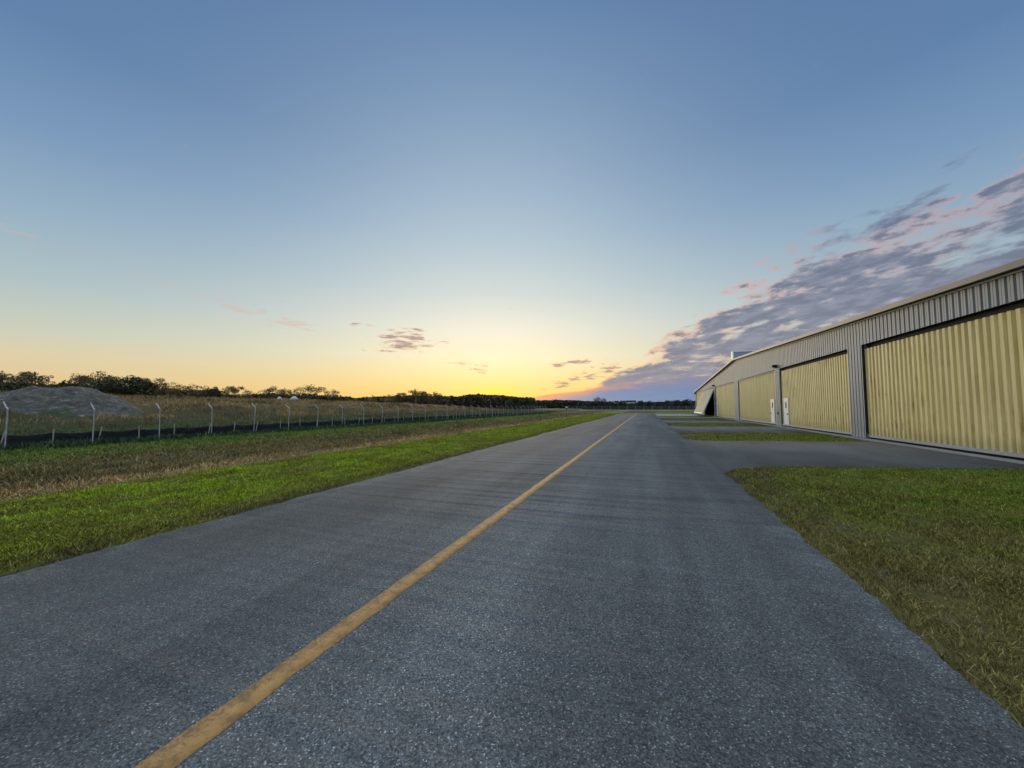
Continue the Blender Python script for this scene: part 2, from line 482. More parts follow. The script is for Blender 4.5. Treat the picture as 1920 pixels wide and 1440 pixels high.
def asphalt(name, base, stone, worn, seed, streak=True):
    m, gg, b = new_mat(name)
    P = gg.node('ShaderNodeNewGeometry').outputs['Position']
    x, y, z = gg.xyz(P)
    flat = gg.vec(x, y, seed)
    sep = gg.xyz(gg.voro(flat, 135.0))
    stones = gg.ss(sep[0], 0.45, 1.0, 0.0, 1.25)
    bright = gg.ss(sep[1], 0.94, 0.99)
    col = gg.mix(stones, base, stone)
    col = gg.mix(gg.m('MULTIPLY', bright, 0.85), col, worn)
    dark = gg.ss(gg.xyz(gg.voro(flat, 90.0))[0], 0.70, 0.86)
    col = gg.mix(gg.m('MULTIPLY', dark, 0.65), col, tuple(v * 0.35 for v in base[:3]) + (1,))
    lrg = gg.noise(gg.vec(x, gg.m('MULTIPLY', y, 0.30), seed), 0.55, 5.0, 0.6)
    mid = gg.noise(flat, 2.2, 5.0, 0.65)
    stk = gg.noise(gg.vec(x, gg.m('MULTIPLY', y, 0.03), seed + 4), 1.5, 4.0, 0.6)
    cross = gg.noise(gg.vec(gg.m('MULTIPLY', x, 0.10), y, seed + 8), 0.8, 3.0, 0.6)
    f = gg.m('MULTIPLY', gg.ss(lrg, 0.3, 0.7, 0.72, 1.28, 'LINEAR'), gg.ss(mid, 0.3, 0.7, 0.95, 1.05, 'LINEAR'))
    if streak:
        f = gg.m('MULTIPLY', f, gg.ss(stk, 0.3, 0.7, 0.78, 1.22, 'LINEAR'))
        f = gg.m('MULTIPLY', f, gg.ss(cross, 0.3, 0.7, 0.95, 1.05, 'LINEAR'))
        # left lane a little darker than the right one
        f = gg.m('MULTIPLY', f, gg.ss(x, -2.6, -1.7, 0.78, 1.02))
        # tyre arcs swinging off towards the first driveway
        arc = gg.m('SUBTRACT', gg.m('SUBTRACT', y, gg.m('MULTIPLY', x, 0.25)), 5.95)
        arc = gg.m('ADD', arc, gg.m('ADD', gg.m('MULTIPLY', gg.m('MULTIPLY', x, x), 0.04), gg.m('MULTIPLY', gg.m('SUBTRACT', mid, 0.5), 0.12)))
        on = gg.m('MAXIMUM', gg.ss(gg.m('ABSOLUTE', arc), 0.16, 0.04), gg.ss(gg.m('ABSOLUTE', gg.m('SUBTRACT', arc, 1.3)), 0.22, 0.05))
        f = gg.m('MULTIPLY', f, gg.m('SUBTRACT', 1.0, gg.m('MULTIPLY', gg.m('MULTIPLY', on, gg.ss(x, -2.0, -0.6)), 0.16)))
        # fine grit gathered along the pavement edges
        ed = gg.m('MAXIMUM', gg.ss(x, -5.1, -5.75), gg.m('MULTIPLY', gg.ss(x, 1.25, 1.75), gg.ss(y, 10.0, 6.0, 0.0, 0.8)))
        f = gg.m('MULTIPLY', f, gg.m('ADD', 1.0, gg.m('MULTIPLY', ed, gg.ss(mid, 0.40, 0.6, 0.05, 0.5))))
    vm = gg.node('ShaderNodeVectorMath', operation='SCALE')
    gg.put(vm.inputs[0], col)
    gg.put(vm.inputs[3], f)
    gg.l.new(vm.outputs[0], b.inputs['Base Color'])
    b.inputs['Roughness'].default_value = 0.85
    b.inputs['Specular IOR Level'].default_value = 0.2
    h = gg.voro(flat, 135.0, 'Distance')
    bump(gg, b, h, 0.55, 0.006)
    return m


M['road'] = asphalt('taxiway_asphalt', (.070, .073, .069, 1), (.138, .142, .135, 1), (.36, .37, .355, 1), 0.0)
M['apron'] = asphalt('apron_asphalt', (.066, .066, .060, 1), (.112, .111, .101, 1), (.20, .19, .17, 1), 21.0, False)

m, gg, b = new_mat('yellow_paint')
P = gg.node('ShaderNodeNewGeometry').outputs['Position']
x, y, z = gg.xyz(P)
n = gg.noise(P, 9.0, 6.0, 0.65)
col = gg.ramp(n, [(0.30, (.14, .078, .024)), (0.45, (.29, .150, .038)), (0.60, (.38, .200, .054)), (0.75, (.28, .150, .046))])
# dirt on the left side of the line and small chips
side = gg.m('ADD', gg.ss(x, -2.06, -2.14, 0.0, 0.14), gg.noise(P, 42.0, 5.0, 0.75))
col = gg.mix(gg.ss(side, 0.56, 0.72, 0.0, 0.6), col, (.055, .052, .036, 1))
chip = gg.ss(gg.noise(P, 60.0, 4.0, 0.7), 0.62, 0.68)
col = gg.mix(gg.m('MULTIPLY', chip, 0.7), col, (.05, .05, .05, 1))
gg.l.new(col, b.inputs['Base Color'])
b.inputs['Roughness'].default_value = 0.75
bump(gg, b, gg.voro(P, 95.0, 'Distance'), 0.3, 0.004)
M['paint'] = m

# corrugated sheet: steel blue-grey wall
m, gg, b = new_mat('grey_sheet_metal')
P = gg.node('ShaderNodeNewGeometry').outputs['Position']
x, y, z = gg.xyz(P)
n = gg.noise(gg.vec(x, y, gg.m('MULTIPLY', z, 0.2)), 2.5, 4.0, 0.6)
gg.l.new(gg.ramp(n, [(0.3, (.205, .228, .258)), (0.7, (.265, .288, .318))]), b.inputs['Base Color'])
b.inputs['Roughness'].default_value = 0.5
b.inputs['Metallic'].default_value = 0.0
M['grey'] = m


def door_paint(name, c0, c1, rust):
    m, gg, b = new_mat(name)
    P = gg.node('ShaderNodeNewGeometry').outputs['Position']
    x, y, z = gg.xyz(P)
    n = gg.noise(gg.vec(x, y, gg.m('MULTIPLY', z, 0.12)), 3.2, 5.0, 0.65)
    col = gg.mix(gg.ss(n, 0.3, 0.7), c0, c1)
    # rust runs down the sheets, strongest about a metre off the ground
    rn = gg.noise(gg.vec(x, gg.m('MULTIPLY', y, 1.0), gg.m('MULTIPLY', z, 0.10)), 7.5, 5.0, 0.7)
    rz = gg.noise(gg.vec(x, gg.m('MULTIPLY', y, 0.3), z), 1.1, 3.0)
    rm = gg.m('MULTIPLY', gg.ss(rn, 0.48, 0.68), gg.m('ADD', gg.ss(rz, 0.45, 0.65, 0.25, 1.0), gg.m('MULTIPLY', gg.ss(gg.m('ABSOLUTE', gg.m('SUBTRACT', z, 0.85)), 0.35, 0.05), 0.5)))
    col = gg.mix(gg.m('MULTIPLY', rm, rust), col, (.36, .19, .045, 1))
    # each sheet has bleached a little differently, and the foot of the door is grimy
    pk = gg.noise(gg.vec(0.0, gg.m('MULTIPLY', y, 3.3), gg.m('MULTIPLY', z, 0.05)), 1.6, 3.0, 0.7)
    vm = gg.node('ShaderNodeVectorMath', operation='SCALE')
    gg.put(vm.inputs[0], col)
    gg.put(vm.inputs[3], gg.ss(pk, 0.3, 0.7, 0.82, 1.14, 'LINEAR'))
    gr = gg.m('MULTIPLY', gg.ss(gg.m('ADD', z, gg.m('MULTIPLY', gg.m('SUBTRACT', rn, 0.5), 0.9)), 0.75, 0.25), 0.4)
    col = gg.mix(gr, vm.outputs[0], (.27, .20, .095, 1))
    gg.l.new(col, b.inputs['Base Color'])
    b.inputs['Roughness'].default_value = 0.5
    b.inputs['Specular IOR Level'].default_value = 0.3
    return m


M['door_a'] = door_paint('yellow_door_paint', (.74, .58, .22, 1), (.84, .69, .32, 1), 0.8)
M['door_b'] = door_paint('rusty_yellow_door_paint', (.70, .56, .21, 1), (.80, .67, .31, 1), 0.95)
M['door_c'] = door_paint('olive_yellow_door_paint', (.56, .475, .180, 1), (.66, .56, .235, 1), 0.4)
M['door_d'] = door_paint('pale_green_door_paint', (.20, .205, .13, 1), (.24, .245, .16, 1), 0.1)
M['white'] = simple('white_paint', (.72, .72, .70), 0.45, 0, 0.06)
M['cream'] = simple('cream_trim', (.18, .155, .13), 0.5, 0, 0.12, 1.5)
M['tan'] = simple('tan_trim', (.50, .36, .20), 0.6, 0, 0.2)
M['dark'] = simple('dark_parts_and_shade', (.008, .008, .009), 0.8, 0, 0.2)  # paints shade into the gaps around the doors; also small dark parts
M['black'] = simple('black_metal_and_shade', (.010, .010, .011), 0.5)  # real black parts, and shade painted under headers and roof overhang
M['glass'] = simple('dark_glass', (.015, .016, .018), 0.12, 0, 0.0, 1, 0.5)
M['sill'] = simple('door_bottom_rail', (.29, .32, .35), 0.5, 0, 0.1)
M['concrete'] = simple('concrete', (.21, .21, .195), 0.85, 0, 0.25, 2.0)
M['galv'] = simple('galvanised_steel', (.42, .43, .46), 0.5, 0.15, 0.15, 3.0)
M['wire'] = simple('fence_wire', (.20, .205, .21), 0.5, 0.3)
M['silt'] = simple('black_silt_fabric', (.006, .007, .009), 0.9, 0, 0.5, 1.2, 0.05)
M['stake'] = simple('raw_wood_stake', (.42, .36, .27), 0.8, 0, 0.25, 6.0)
M['pole'] = simple('weathered_pole', (.20, .17, .15), 0.85)
M['bark'] = simple('bark', (.055, .045, .036), 0.9, 0, 0.3)
M['blue'] = simple('blue_sheet', (.20, .33, .46), 0.5, 0, 0.12, 0.4)
M['navy'] = simple('navy_emblem', (.05, .09, .18), 0.5)
M['orange'] = simple('orange_plastic', (.75, .22, .07), 0.5)
M['roof'] = simple('roof_sheet', (.42, .42, .41), 0.45, 0.0, 0.1)
M['farroof'] = simple('dark_far_roof', (.05, .055, .075), 0.6)
M['inside'] = simple('painted_interior_shade', (.03, .03, .03), 0.9)  # inner surfaces coloured near black to paint in the open bay's shade

m, gg, b = new_mat('sandy_spoil')
P = gg.node('ShaderNodeNewGeometry').outputs['Position']
x, y, z = gg.xyz(P)
n = gg.noise(gg.vec(gg.m('MULTIPLY', x, 0.8), gg.m('MULTIPLY', y, 0.8), gg.m('MULTIPLY', z, 1.7)), 1.9, 9.0, 0.76, 0.5)
col = gg.ramp(n, [(0.40, (.042, .042, .026)), (0.50, (.085, .077, .058)), (0.58, (.13, .118, .100)), (0.66, (.36, .34, .315))])
gz_ = gg.noise(P, 0.5, 4.0, 0.6)
col = gg.mix(gg.ss(gg.m('ADD', gg.m('MULTIPLY', z, -0.22), gz_), 0.24, 0.42), col, (.040, .060, .018, 1))
gg.l.new(col, b.inputs['Base Color'])
b.inputs['Roughness'].default_value = 0.95
bump(gg, b, n, 0.8, 0.35)
M['spoil'] = m
M['sand'] = simple('pale_sand', (.46, .43, .44), 0.95, 0, 0.2, 0.8)


def leaf(name, a, c):
    m, gg, b = new_mat(name)
    at = gg.node('ShaderNodeAttribute', attribute_name='rnd')
    gg.l.new(gg.mix(at.outputs['Fac'], a, c), b.inputs['Base Color'])
    b.inputs['Roughness'].default_value = 0.7
    b.inputs['Specular IOR Level'].default_value = 0.2
    return m


M['leaf_oak'] = leaf('oak_leaves', (.060, .052, .024, 1), (.16, .125, .055, 1))
M['leaf_dark'] = leaf('dark_leaves', (.028, .034, .016, 1), (.075, .080, .034, 1))
M['leaf_pale'] = leaf('pale_leaves', (.14, .105, .048, 1), (.28, .21, .095, 1))
M['leaf_wood'] = leaf('woodland_leaves', (.055, .044, .028, 1), (.115, .088, .055, 1))
M['leaf_scrub'] = leaf('scrub_leaves', (.022, .030, .020, 1), (.062, .070, .045, 1))
M['twig'] = leaf('bare_twigs', (.10, .080, .066, 1), (.16, .13, .11, 1))


# ------------------------------------------------------------------ terrain
rng = np.random.default_rng(3)


def hashn(ix, iy, s):
    h = np.sin(ix * 127.1 + iy * 311.7 + s * 74.7) * 43758.5453
    return h - np.floor(h)


def vnoise(x, y, s=0.0):
    ix, iy = np.floor(x), np.floor(y)
    fx_, fy_ = x - ix, y - iy
    fx_ = fx_ * fx_ * (3 - 2 * fx_)
    fy_ = fy_ * fy_ * (3 - 2 * fy_)
    a, b_, c_, d_ = hashn(ix, iy, s), hashn(ix + 1, iy, s), hashn(ix, iy + 1, s), hashn(ix + 1, iy + 1, s)
    return (a * (1 - fx_) + b_ * fx_) * (1 - fy_) + (c_ * (1 - fx_) + d_ * fx_) * fy_


def fbm(x, y, s=0.0, o=4):
    t, a, w = 0, 1.0, 0
    for i in range(o):
        t = t + a * vnoise(x, y, s + i * 3.3)
        w += a
        x, y, a = x * 2.03, y * 2.03, a * 0.5
    return t / w - 0.5


def ground_z(x, y):
    x = np.asarray(x, float)
    y = np.asarray(y, float)
    prof = np.interp(x, [-34, -31, -28, -20, -13, -11, -6.5, -5.9, 1.8, 4, 40], [-.6, -.6, -.55, -.36, -.14, -.08, -.03, -.03, -.03, -.03, -.03])
    top = np.interp(y, [-20, 40, 60, 95, 110, 125, 160], [2.75, 2.75, 2.55, 2.1, 1.65, 1.0, 0.05])
    slope = np.interp(x, [-66, -58, -45, -33], [1.0, 0.98, 0.34, 0.0])
    z = prof + np.where(x < -33, (top + 0.6) * slope, 0.0)
    # far from the site everything eases back to level
    z = np.where(x < -33, z + fbm(x * 0.15, y * 0.15, 4) * 0.5 * slope, z)
    rough = np.interp(x, [-40, -30, -26, -14, -11, -6.0, 1.8, 3, 9.5], [.7, .34, .34, .30, .08, .04, .0, .06, .06])
    rough = np.where((x > -5.95) & (x < 1.9), 0.0, rough)
    z = z + fbm(x * 0.9, y * 0.6, 1, 5) * rough
    return z


def axis(lo, hi, core_lo, core_hi, step, grow=1.16):
    a = list(np.arange(core_lo, core_hi + 1e-6, step))
    s = step
    v = a[-1]
    while v < hi:
        s *= grow
        v += s
        a.append(v)
    s = step
    v = a[0]
    pre = []
    while v > lo:
        s *= grow
        v -= s
        pre.append(v)
    return np.array(pre[::-1] + a)


gx_ = axis(-6000, 6000, -70, 12, 0.5)
gy_ = axis(-300, 9000, -4, 110, 0.5)
XX, YY = np.meshgrid(gx_, gy_)
ZZ = ground_z(XX, YY)
ZZ = np.where(np.abs(XX) > 900, 0.0, ZZ)
# the whole of the paved side stays just under the pavement
paved_zone = (XX > -5.9) & (XX < 12) & (YY > -10) & (YY < 100)
ZZ = np.where(paved_zone, np.minimum(ZZ, -0.012), ZZ)
nx, ny = len(gx_), len(gy_)
idx = np.arange(nx * ny).reshape(ny, nx)
F = np.stack([idx[:-1, :-1], idx[:-1, 1:], idx[1:, 1:], idx[1:, :-1]], -1).reshape(-1, 4)
o = np_mesh('ground', np.stack([XX, YY, ZZ], -1).reshape(-1, 3), F, M['turf'], smooth=True)
tag(o, kind='structure')



def mesh_z(x, y):
    """height of the ground sheet itself, between its vertices"""
    i = np.clip(np.searchsorted(gx_, x) - 1, 0, nx - 2)
    j = np.clip(np.searchsorted(gy_, y) - 1, 0, ny - 2)
    u = (x - gx_[i]) / (gx_[i + 1] - gx_[i])
    v = (y - gy_[j]) / (gy_[j + 1] - gy_[j])
    return (ZZ[j, i] * (1 - u) + ZZ[j, i + 1] * u) * (1 - v) + (ZZ[j + 1, i] * (1 - u) + ZZ[j + 1, i + 1] * u) * v


# ------------------------------------------------------------------ pavement
ROAD_L, ROAD_R, ROAD_END = -5.82, 1.74, 99.0
ys = np.concatenate([np.arange(-12, 16, 0.05), np.arange(16, 40, 0.15), np.arange(40, ROAD_END + 0.1, 0.5)])


def edge_l(y):
    return ROAD_L + fbm(y * 0.35, y * 0 + 2.0, 11) * 0.22 + fbm(y * 3.1, y * 0 + 1.0, 12) * 0.11 + fbm(y * 14, y * 0, 13, 3) * 0.06


def edge_r(y):
    return ROAD_R + fbm(y * 0.35, y * 0 + 7.0, 14) * 0.14 + fbm(y * 3.1, y * 0 + 5.0, 15) * 0.10 + fbm(y * 14, y * 0, 16, 3) * 0.055


def strip(name, ys, xl, xr, z, mat, skirt=0.05):
    n = len(ys)
    V = np.concatenate([np.stack([xl, ys, np.full(n, z - skirt)], -1), np.stack([xl, ys, np.full(n, z)], -1),
                        np.stack([xr, ys, np.full(n, z)], -1), np.stack([xr, ys, np.full(n, z - skirt)], -1)])
    i = np.arange(n - 1)
    F = np.concatenate([np.stack([k * n + i, k * n + i + 1, (k + 1) * n + i + 1, (k + 1) * n + i], -1) for k in range(3)])
    F = F[:, ::-1]
    return np_mesh(name, V, F, mat)


tag(strip('taxiway', ys, edge_l(ys), edge_r(ys), 0.0, M['road']), kind='structure')
yl = np.concatenate([np.arange(-3, 16, 0.02), ys[(ys >= 16) & (ys < 95.5)]])
cl = -2.095 + fbm(yl * 0.10, yl * 0, 20) * 0.03
tag(strip('centre_line', yl, cl - 0.083 + fbm(yl * 7, yl * 0, 21, 4) * 0.030, cl + 0.083 + fbm(yl * 6, yl * 0 + 3, 22, 4) * 0.030, 0.004, M['paint'], 0.003), kind='structure')

SH = 0.28                       # driveways run a little askew to the taxiway
DRIVES = [(12.0, 20.1), (26.4, 34.1), (38.9, 47.5), (56.6, 64.8), (71.0, 78.6), (80.6, 93.0)]


def drive_edges(x, y0, y1):
    u = np.clip(x - 1.6, 0, None)
    r = 2.0
    fl = np.where(u < r, r - np.sqrt(np.clip(r * r - (r - u) ** 2, 0, None)), 0.0) * 1.0
    nz = fbm(x * 2.0 + y0, x * 0 + y0, 31) * 0.25
    return y0 + SH * (x - 2.3) - fl + nz * np.clip(u, 0, 1), y1 + SH * (x - 2.3) + fl + nz * np.clip(u, 0, 1)


xs = np.concatenate([np.arange(1.55, 4.0, 0.06), np.arange(4.0, 10.41, 0.2)])
for i, (y0, y1) in enumerate(DRIVES):
    a, b2 = drive_edges(xs, y0, y1)
    n = len(xs)
    V = np.concatenate([np.stack([xs, a, np.full(n, -0.05)], -1), np.stack([xs, a, np.full(n, -0.005)], -1), np.stack([xs, b2, np.full(n, -0.005)], -1), np.stack([xs, b2, np.full(n, -0.05)], -1)])
    k = np.arange(n - 1)
    F = np.concatenate([np.stack([r * n + k, r * n + k + 1, (r + 1) * n + k + 1, (r + 1) * n + k], -1) for r in range(3)])
    tag(np_mesh('apron_driveway', V, F, M['apron'] if i < 4 else M['concrete']), kind='structure')


def paved(x, y, margin=0.0):
    p = (x > edge_l(y) - margin) & (x < edge_r(y) + margin) & (y < ROAD_END)
    for (y0, y1) in DRIVES:
        a, b2 = drive_edges(x, y0, y1)
        p |= (x > 1.5) & (x < 10.5) & (y > a - margin) & (y < b2 + margin)
    p |= (x > 9.85) & (y > 11) & (y < 96)
    return p


tag(MB().box((9.9, 11.0, -0.1), (10.42, 95.4, 0.012)).build('foundation_kerb', M['concrete']), kind='structure')
# pale perimeter road crossing beyond the taxiway's end, square to the view
fw2 = Vector((-math.sin(YAW), math.cos(YAW), 0))
rt2 = Vector((math.cos(YAW), math.sin(YAW), 0))
def cam_pt(px_, zc_, z=0.0):
    """a point seen in picture column px_ (of 1920) at depth zc_"""
    p = fw2 * zc_ + rt2 * ((px_ - 960.0) / 721.0 * zc_)
    return Vector((p.x, p.y, z))
q = [cam_pt(1085, 168, 0.03), cam_pt(1420, 168, 0.03), cam_pt(1420, 186, 0.03), cam_pt(1085, 186, 0.03)]
tag(link_mesh('perimeter_road', q, [(0, 1, 2, 3)], simple('pale_road', (.34, .30, .22), 0.9)), kind='structure')

# ------------------------------------------------------------------ grass blades (uncountable)
def blades(name, X, Y, H_, Wd, mat, lean=0.6, zoff=-0.004):
    n = len(X)
    Z = mesh_z(X, Y) + zoff
    th_ = rng.uniform(0, 2 * np.pi, n)
    ln = rng.normal(0, lean, n) * H_
    lt = rng.uniform(0, 2 * np.pi, n)
    c_, s_ = np.cos(th_) * Wd * 0.5, np.sin(th_) * Wd * 0.5
    B0 = np.stack([X - c_, Y - s_, Z], -1)
    B1 = np.stack([X + c_, Y + s_, Z], -1)
    tip = np.stack([X + np.cos(lt) * ln, Y + np.sin(lt) * ln, Z + H_], -1)
    mid0 = B0 * 0.5 + tip * 0.5
    mid0[:, 2] += H_ * 0.12
    mid0 = mid0 + np.stack([-c_ * .3, -s_ * .3, c_ * 0], -1)
    mid1 = B1 * 0.5 + tip * 0.5 + np.stack([c_ * .3, s_ * .3, c_ * 0], -1)
    mid1[:, 2] += H_ * 0.12
    V = np.stack([B0, B1, mid1, tip, mid0], 1).reshape(-1, 3)
    F = np.arange(n * 5).reshape(n, 5)
    r = np.repeat(rng.uniform(0, 1, n), 5)
    o_ = np_mesh(name, V, F, mat, attr=r)
    return o_


def sample(n, x0, x1, y0, y1):
    return rng.uniform(x0, x1, n), rng.uniform(y0, y1, n)


def in_view(X, Y, margin=6.0):
    dep = X * fw2.x + Y * fw2.y
    lat = X * rt2.x + Y * rt2.y
    return (dep > 0.6) & (np.abs(lat) < dep * 1.42 + margin)


def turf_blades(name, regions, label):
    xs_, ys_, hs_, ws_ = [], [], [], []
    for (x0, x1, y0, y1, dens, h, w, close) in regions:
        n = int((x1 - x0) * (y1 - y0) * dens)
        X, Y = sample(n, x0, x1, y0, y1)
        D = np.hypot(X, Y)
        keep = in_view(X, Y) & ~paved(X, Y, -0.05)
        # thinner and broader with distance, and tufted
        keep &= rng.uniform(0, 1, n) < np.clip((close / np.maximum(D, 0.1)) ** 1.5, 0, 1)
        tuft = fbm(X * 2.2, Y * 1.6, 41)
        keep &= (tuft + 0.24) > rng.uniform(-0.2, 0.30, n)
        # sparse and low right beside the pavement
        de = np.minimum(np.abs(X - edge_l(Y)), np.abs(X - edge_r(Y)))
        keep &= rng.uniform(0, 1, n) < np.clip(de / 0.48 + 0.05, 0, 1)
        X, Y, D, tuft = X[keep], Y[keep], D[keep], tuft[keep]
        xs_.append(X); ys_.append(Y)
        hs_.append(h * rng.uniform(0.5, 1.35, len(X)) * np.clip(1 + 1.8 * tuft, 0.62, 2.0))
        ws_.append(w * np.maximum(1.0, D / close) ** 0.8 * rng.uniform(0.7, 1.3, len(X)))
    o_ = blades(name, np.concatenate(xs_), np.concatenate(ys_), np.concatenate(hs_), np.concatenate(ws_), M['blades'], 0.9)
    tag(o_, label, 'grass', kind='stuff')
    return o_


turf_blades('verge_grass', [(-11.2, -5.75, 0.5, 30, 4000, 0.040, 0.0085, 7.0), (-11.2, -5.75, 30, 98, 500, 0.06, 0.018, 16.0)],
            'bright green mown grass on the verge left of the taxiway')
turf_blades('ditch_grass', [(-29.5, -11.2, 2, 45, 330, 0.10, 0.018, 16.0), (-29.5, -11.2, 45, 120, 60, 0.12, 0.03, 26.0)],
            'rough brown and green grass between the verge and the wire fence')
turf_blades('island_grass', [(1.7, 5.0, 1.0, 14.5, 10000, 0.042, 0.0046, 4.0), (5.0, 10.6, 3, 16, 3600, 0.036, 0.0075, 7.0), (1.7, 10.4, 19, 40, 600, 0.05, 0.014, 16.0), (1.7, 10.4, 46, 82, 140, 0.05, 0.03, 28.0)],
            'patchy olive grass on the islands between the hangar driveways')

# tall dry grass on the embankment
n = 420000
X = rng.uniform(-120, -33.5, n)
Y = rng.uniform(2, 165, n)
D = np.hypot(X, Y)
tf = fbm(X * 0.45, Y * 0.45, 51)
k = in_view(X, Y) & (rng.uniform(0, 1, n) < np.clip((50.0 / D) ** 1.1, 0, 1)) & ((tf + 0.22) > rng.uniform(-0.15, 0.35, n))
mpos = (-50.9, 20.7)
k &= ~(np.hypot((X - mpos[0]) / 6.0, (Y - mpos[1]) / 6.0) < 1.0)
X, Y, D, tf = X[k], Y[k], D[k], tf[k]
hh = np.interp(X, [-60, -45, -34], [.36, .30, .20]) * rng.uniform(0.4, 1.4, len(X)) * (1 + 1.6 * tf)
o = blades('tall_dry_grass', X, Y, np.maximum(hh, 0.06), 0.035 * (D / 40.0) ** 0.8, M['tall'], 0.8)
tag(o, 'tall tan and olive grass covering the embankment behind the fence', 'grass', kind='stuff')

# dark weeds along the fence foot
n = 26000
X = rng.normal(-30.6, 0.75, n)
Y = rng.uniform(4, 122, n)
k = (fbm(X * 0.7, Y * 0.5, 61) + 0.28) > rng.uniform(-0.1, 0.45, n)
X, Y = X[k], Y[k]
o = blades('fence_weeds', X, Y, 0.30 * rng.uniform(0.3, 1.4, len(X)) * (1 + 1.8 * fbm(X * 0.5, Y * 0.35, 62)), 0.05 * rng.uniform(0.6, 1.5, len(X)), M['weeds'], 0.7)
tag(o, 'dark green weeds along the foot of the wire fence', 'weeds', kind='stuff')

# ------------------------------------------------------------------ hangar
WX = 10.45
Y_NEAR, Y_RIDGE, Y_FAR = 11.2, 53.4, 94.9
Z_NEAR, Z_RIDGE, Z_FAR = 5.42, 7.28, 4.72


def roof_z(y):
    return float(np.interp(y, [Y_NEAR, Y_RIDGE, Y_FAR], [Z_NEAR, Z_RIDGE, Z_FAR]))


def corrugate(mb, y0, y1, zb, zt, xf, pitch, prof, phase0=0.0, mi=0):
    """vertical ribbed sheet in the plane x = xf, ribs out towards -X; prof = [(share of pitch, depth)]"""
    pts = [(y0, None)]
    k0 = math.floor((y0 - phase0) / pitch)
    out = []
    k = k0
    while True:
        base = phase0 + k * pitch
        if base > y1:
            break
        for (s, dd) in prof:
            out.append((base + s * pitch, dd))
        k += 1
    out = [(y, dd) for (y, dd) in out]
    arr_y = [a for a, _ in out]
    arr_d = [dd for _, dd in out]
    def depth(y):
        return float(np.interp(y, arr_y, arr_d))
    ysq = [y0] + [y for y in arr_y if y0 + 1e-4 < y < y1 - 1e-4] + [y1]
    fb = zb if callable(zb) else (lambda y: zb)
    ft = zt if callable(zt) else (lambda y: zt)
    vs = []
    for y in ysq:
        dd = depth(y)
        vs.append((xf - dd, y, fb(y)))
        vs.append((xf - dd, y, ft(y)))
    fs = [(2 * i, 2 * i + 1, 2 * i + 3, 2 * i + 2) for i in range(len(ysq) - 1)]
    mb.add(vs, fs, mi)


WALL_PROF = [(0.0, 0.0), (0.09, 0.042), (0.36, 0.042), (0.39, 0.036), (0.43, 0.036), (0.46, 0.042), (0.72, 0.042), (0.80, 0.0), (0.999, 0.0)]
DOOR_PROF = [(0.0, 0.0), (0.13, 0.065), (0.56, 0.068), (0.69, 0.0), (0.999, 0.0)]
OPEN = [(12.7, 24.25), (25.7, 37.15), (38.4, 52.4), (54.6, 68.7), (70.0, 81.3), (82.2, 93.9)]
Z_OPEN = 4.74
hangar = empty('aircraft_hangar', (WX, 53.0, 0))
tag(hangar, 'long grey corrugated aircraft hangar with six wide yellow doors beside the taxiway', 'hangar')


def hpart(mb, name, mats, parent=None):
    o_ = mb.build(name, mats, None)
    par = parent or hangar
    o_.parent = par
    if par is hangar:                               # a door's own pieces sit in the door's frame, which is the world's
        o_.matrix_parent_inverse = Matrix.Translation(-Vector((WX, 53.0, 0)))
    return o_


mb = MB()
edges_ = [Y_NEAR] + [v for ab in OPEN for v in ab] + [Y_FAR]
for a, c in zip(edges_[0::2], edges_[1::2]):       # pillars between the doors
    corrugate(mb, a, c, 0.02, roof_z, WX, 0.305, WALL_PROF)
    for yy in (a, c):                               # jamb returns
        if Y_NEAR < yy < Y_FAR:
            mb.add([(WX, yy, 0.02), (WX + 0.35, yy, 0.02), (WX + 0.35, yy, Z_OPEN), (WX, yy, Z_OPEN)], [(0, 1, 2, 3)])
for (a, c) in OPEN:                                 # headers
    corrugate(mb, a, c, Z_OPEN, roof_z, WX, 0.305, WALL_PROF)
    mb.add([(WX, a, Z_OPEN), (WX, c, Z_OPEN), (WX + 0.35, c, Z_OPEN), (WX + 0.35, a, Z_OPEN)], [(0, 1, 2, 3)], 1)  # soffit coloured black in place of its shade
hpart(mb, 'front_wall', [M['grey'], M['black']])
BX = 25.0
mb = MB()
mb.box((WX + 0.02, Y_NEAR, -0.05), (BX, Y_NEAR + 0.15, Z_NEAR - 0.03)).box((WX + 0.02, Y_FAR - 0.15, -0.05), (BX, Y_FAR, Z_FAR - 0.03))
mb.prism([(Y_NEAR + 0.15, 0), (Y_FAR - 0.15, 0), (Y_FAR - 0.15, Z_FAR - 0.05), (Y_RIDGE, Z_RIDGE - 0.05), (Y_NEAR + 0.15, Z_NEAR - 0.05)], 0, BX - 0.15, BX)
hpart(mb, 'side_wall', M['grey'])
mb = MB()
for yy in (69.35, 81.75):
    mb.box((WX + 0.4, yy - 0.06, 0.0), (BX - 0.16, yy + 0.06, roof_z(yy) - 0.06))
mb.box((BX - 0.30, 69.42, 0), (BX - 0.2, 81.68, 5.0)).box((WX + 0.1, 69.42, -0.02), (BX - 0.31, 81.68, 0.0))
hpart(mb, 'partition', M['inside'])
mb = MB()
OV = 0.30
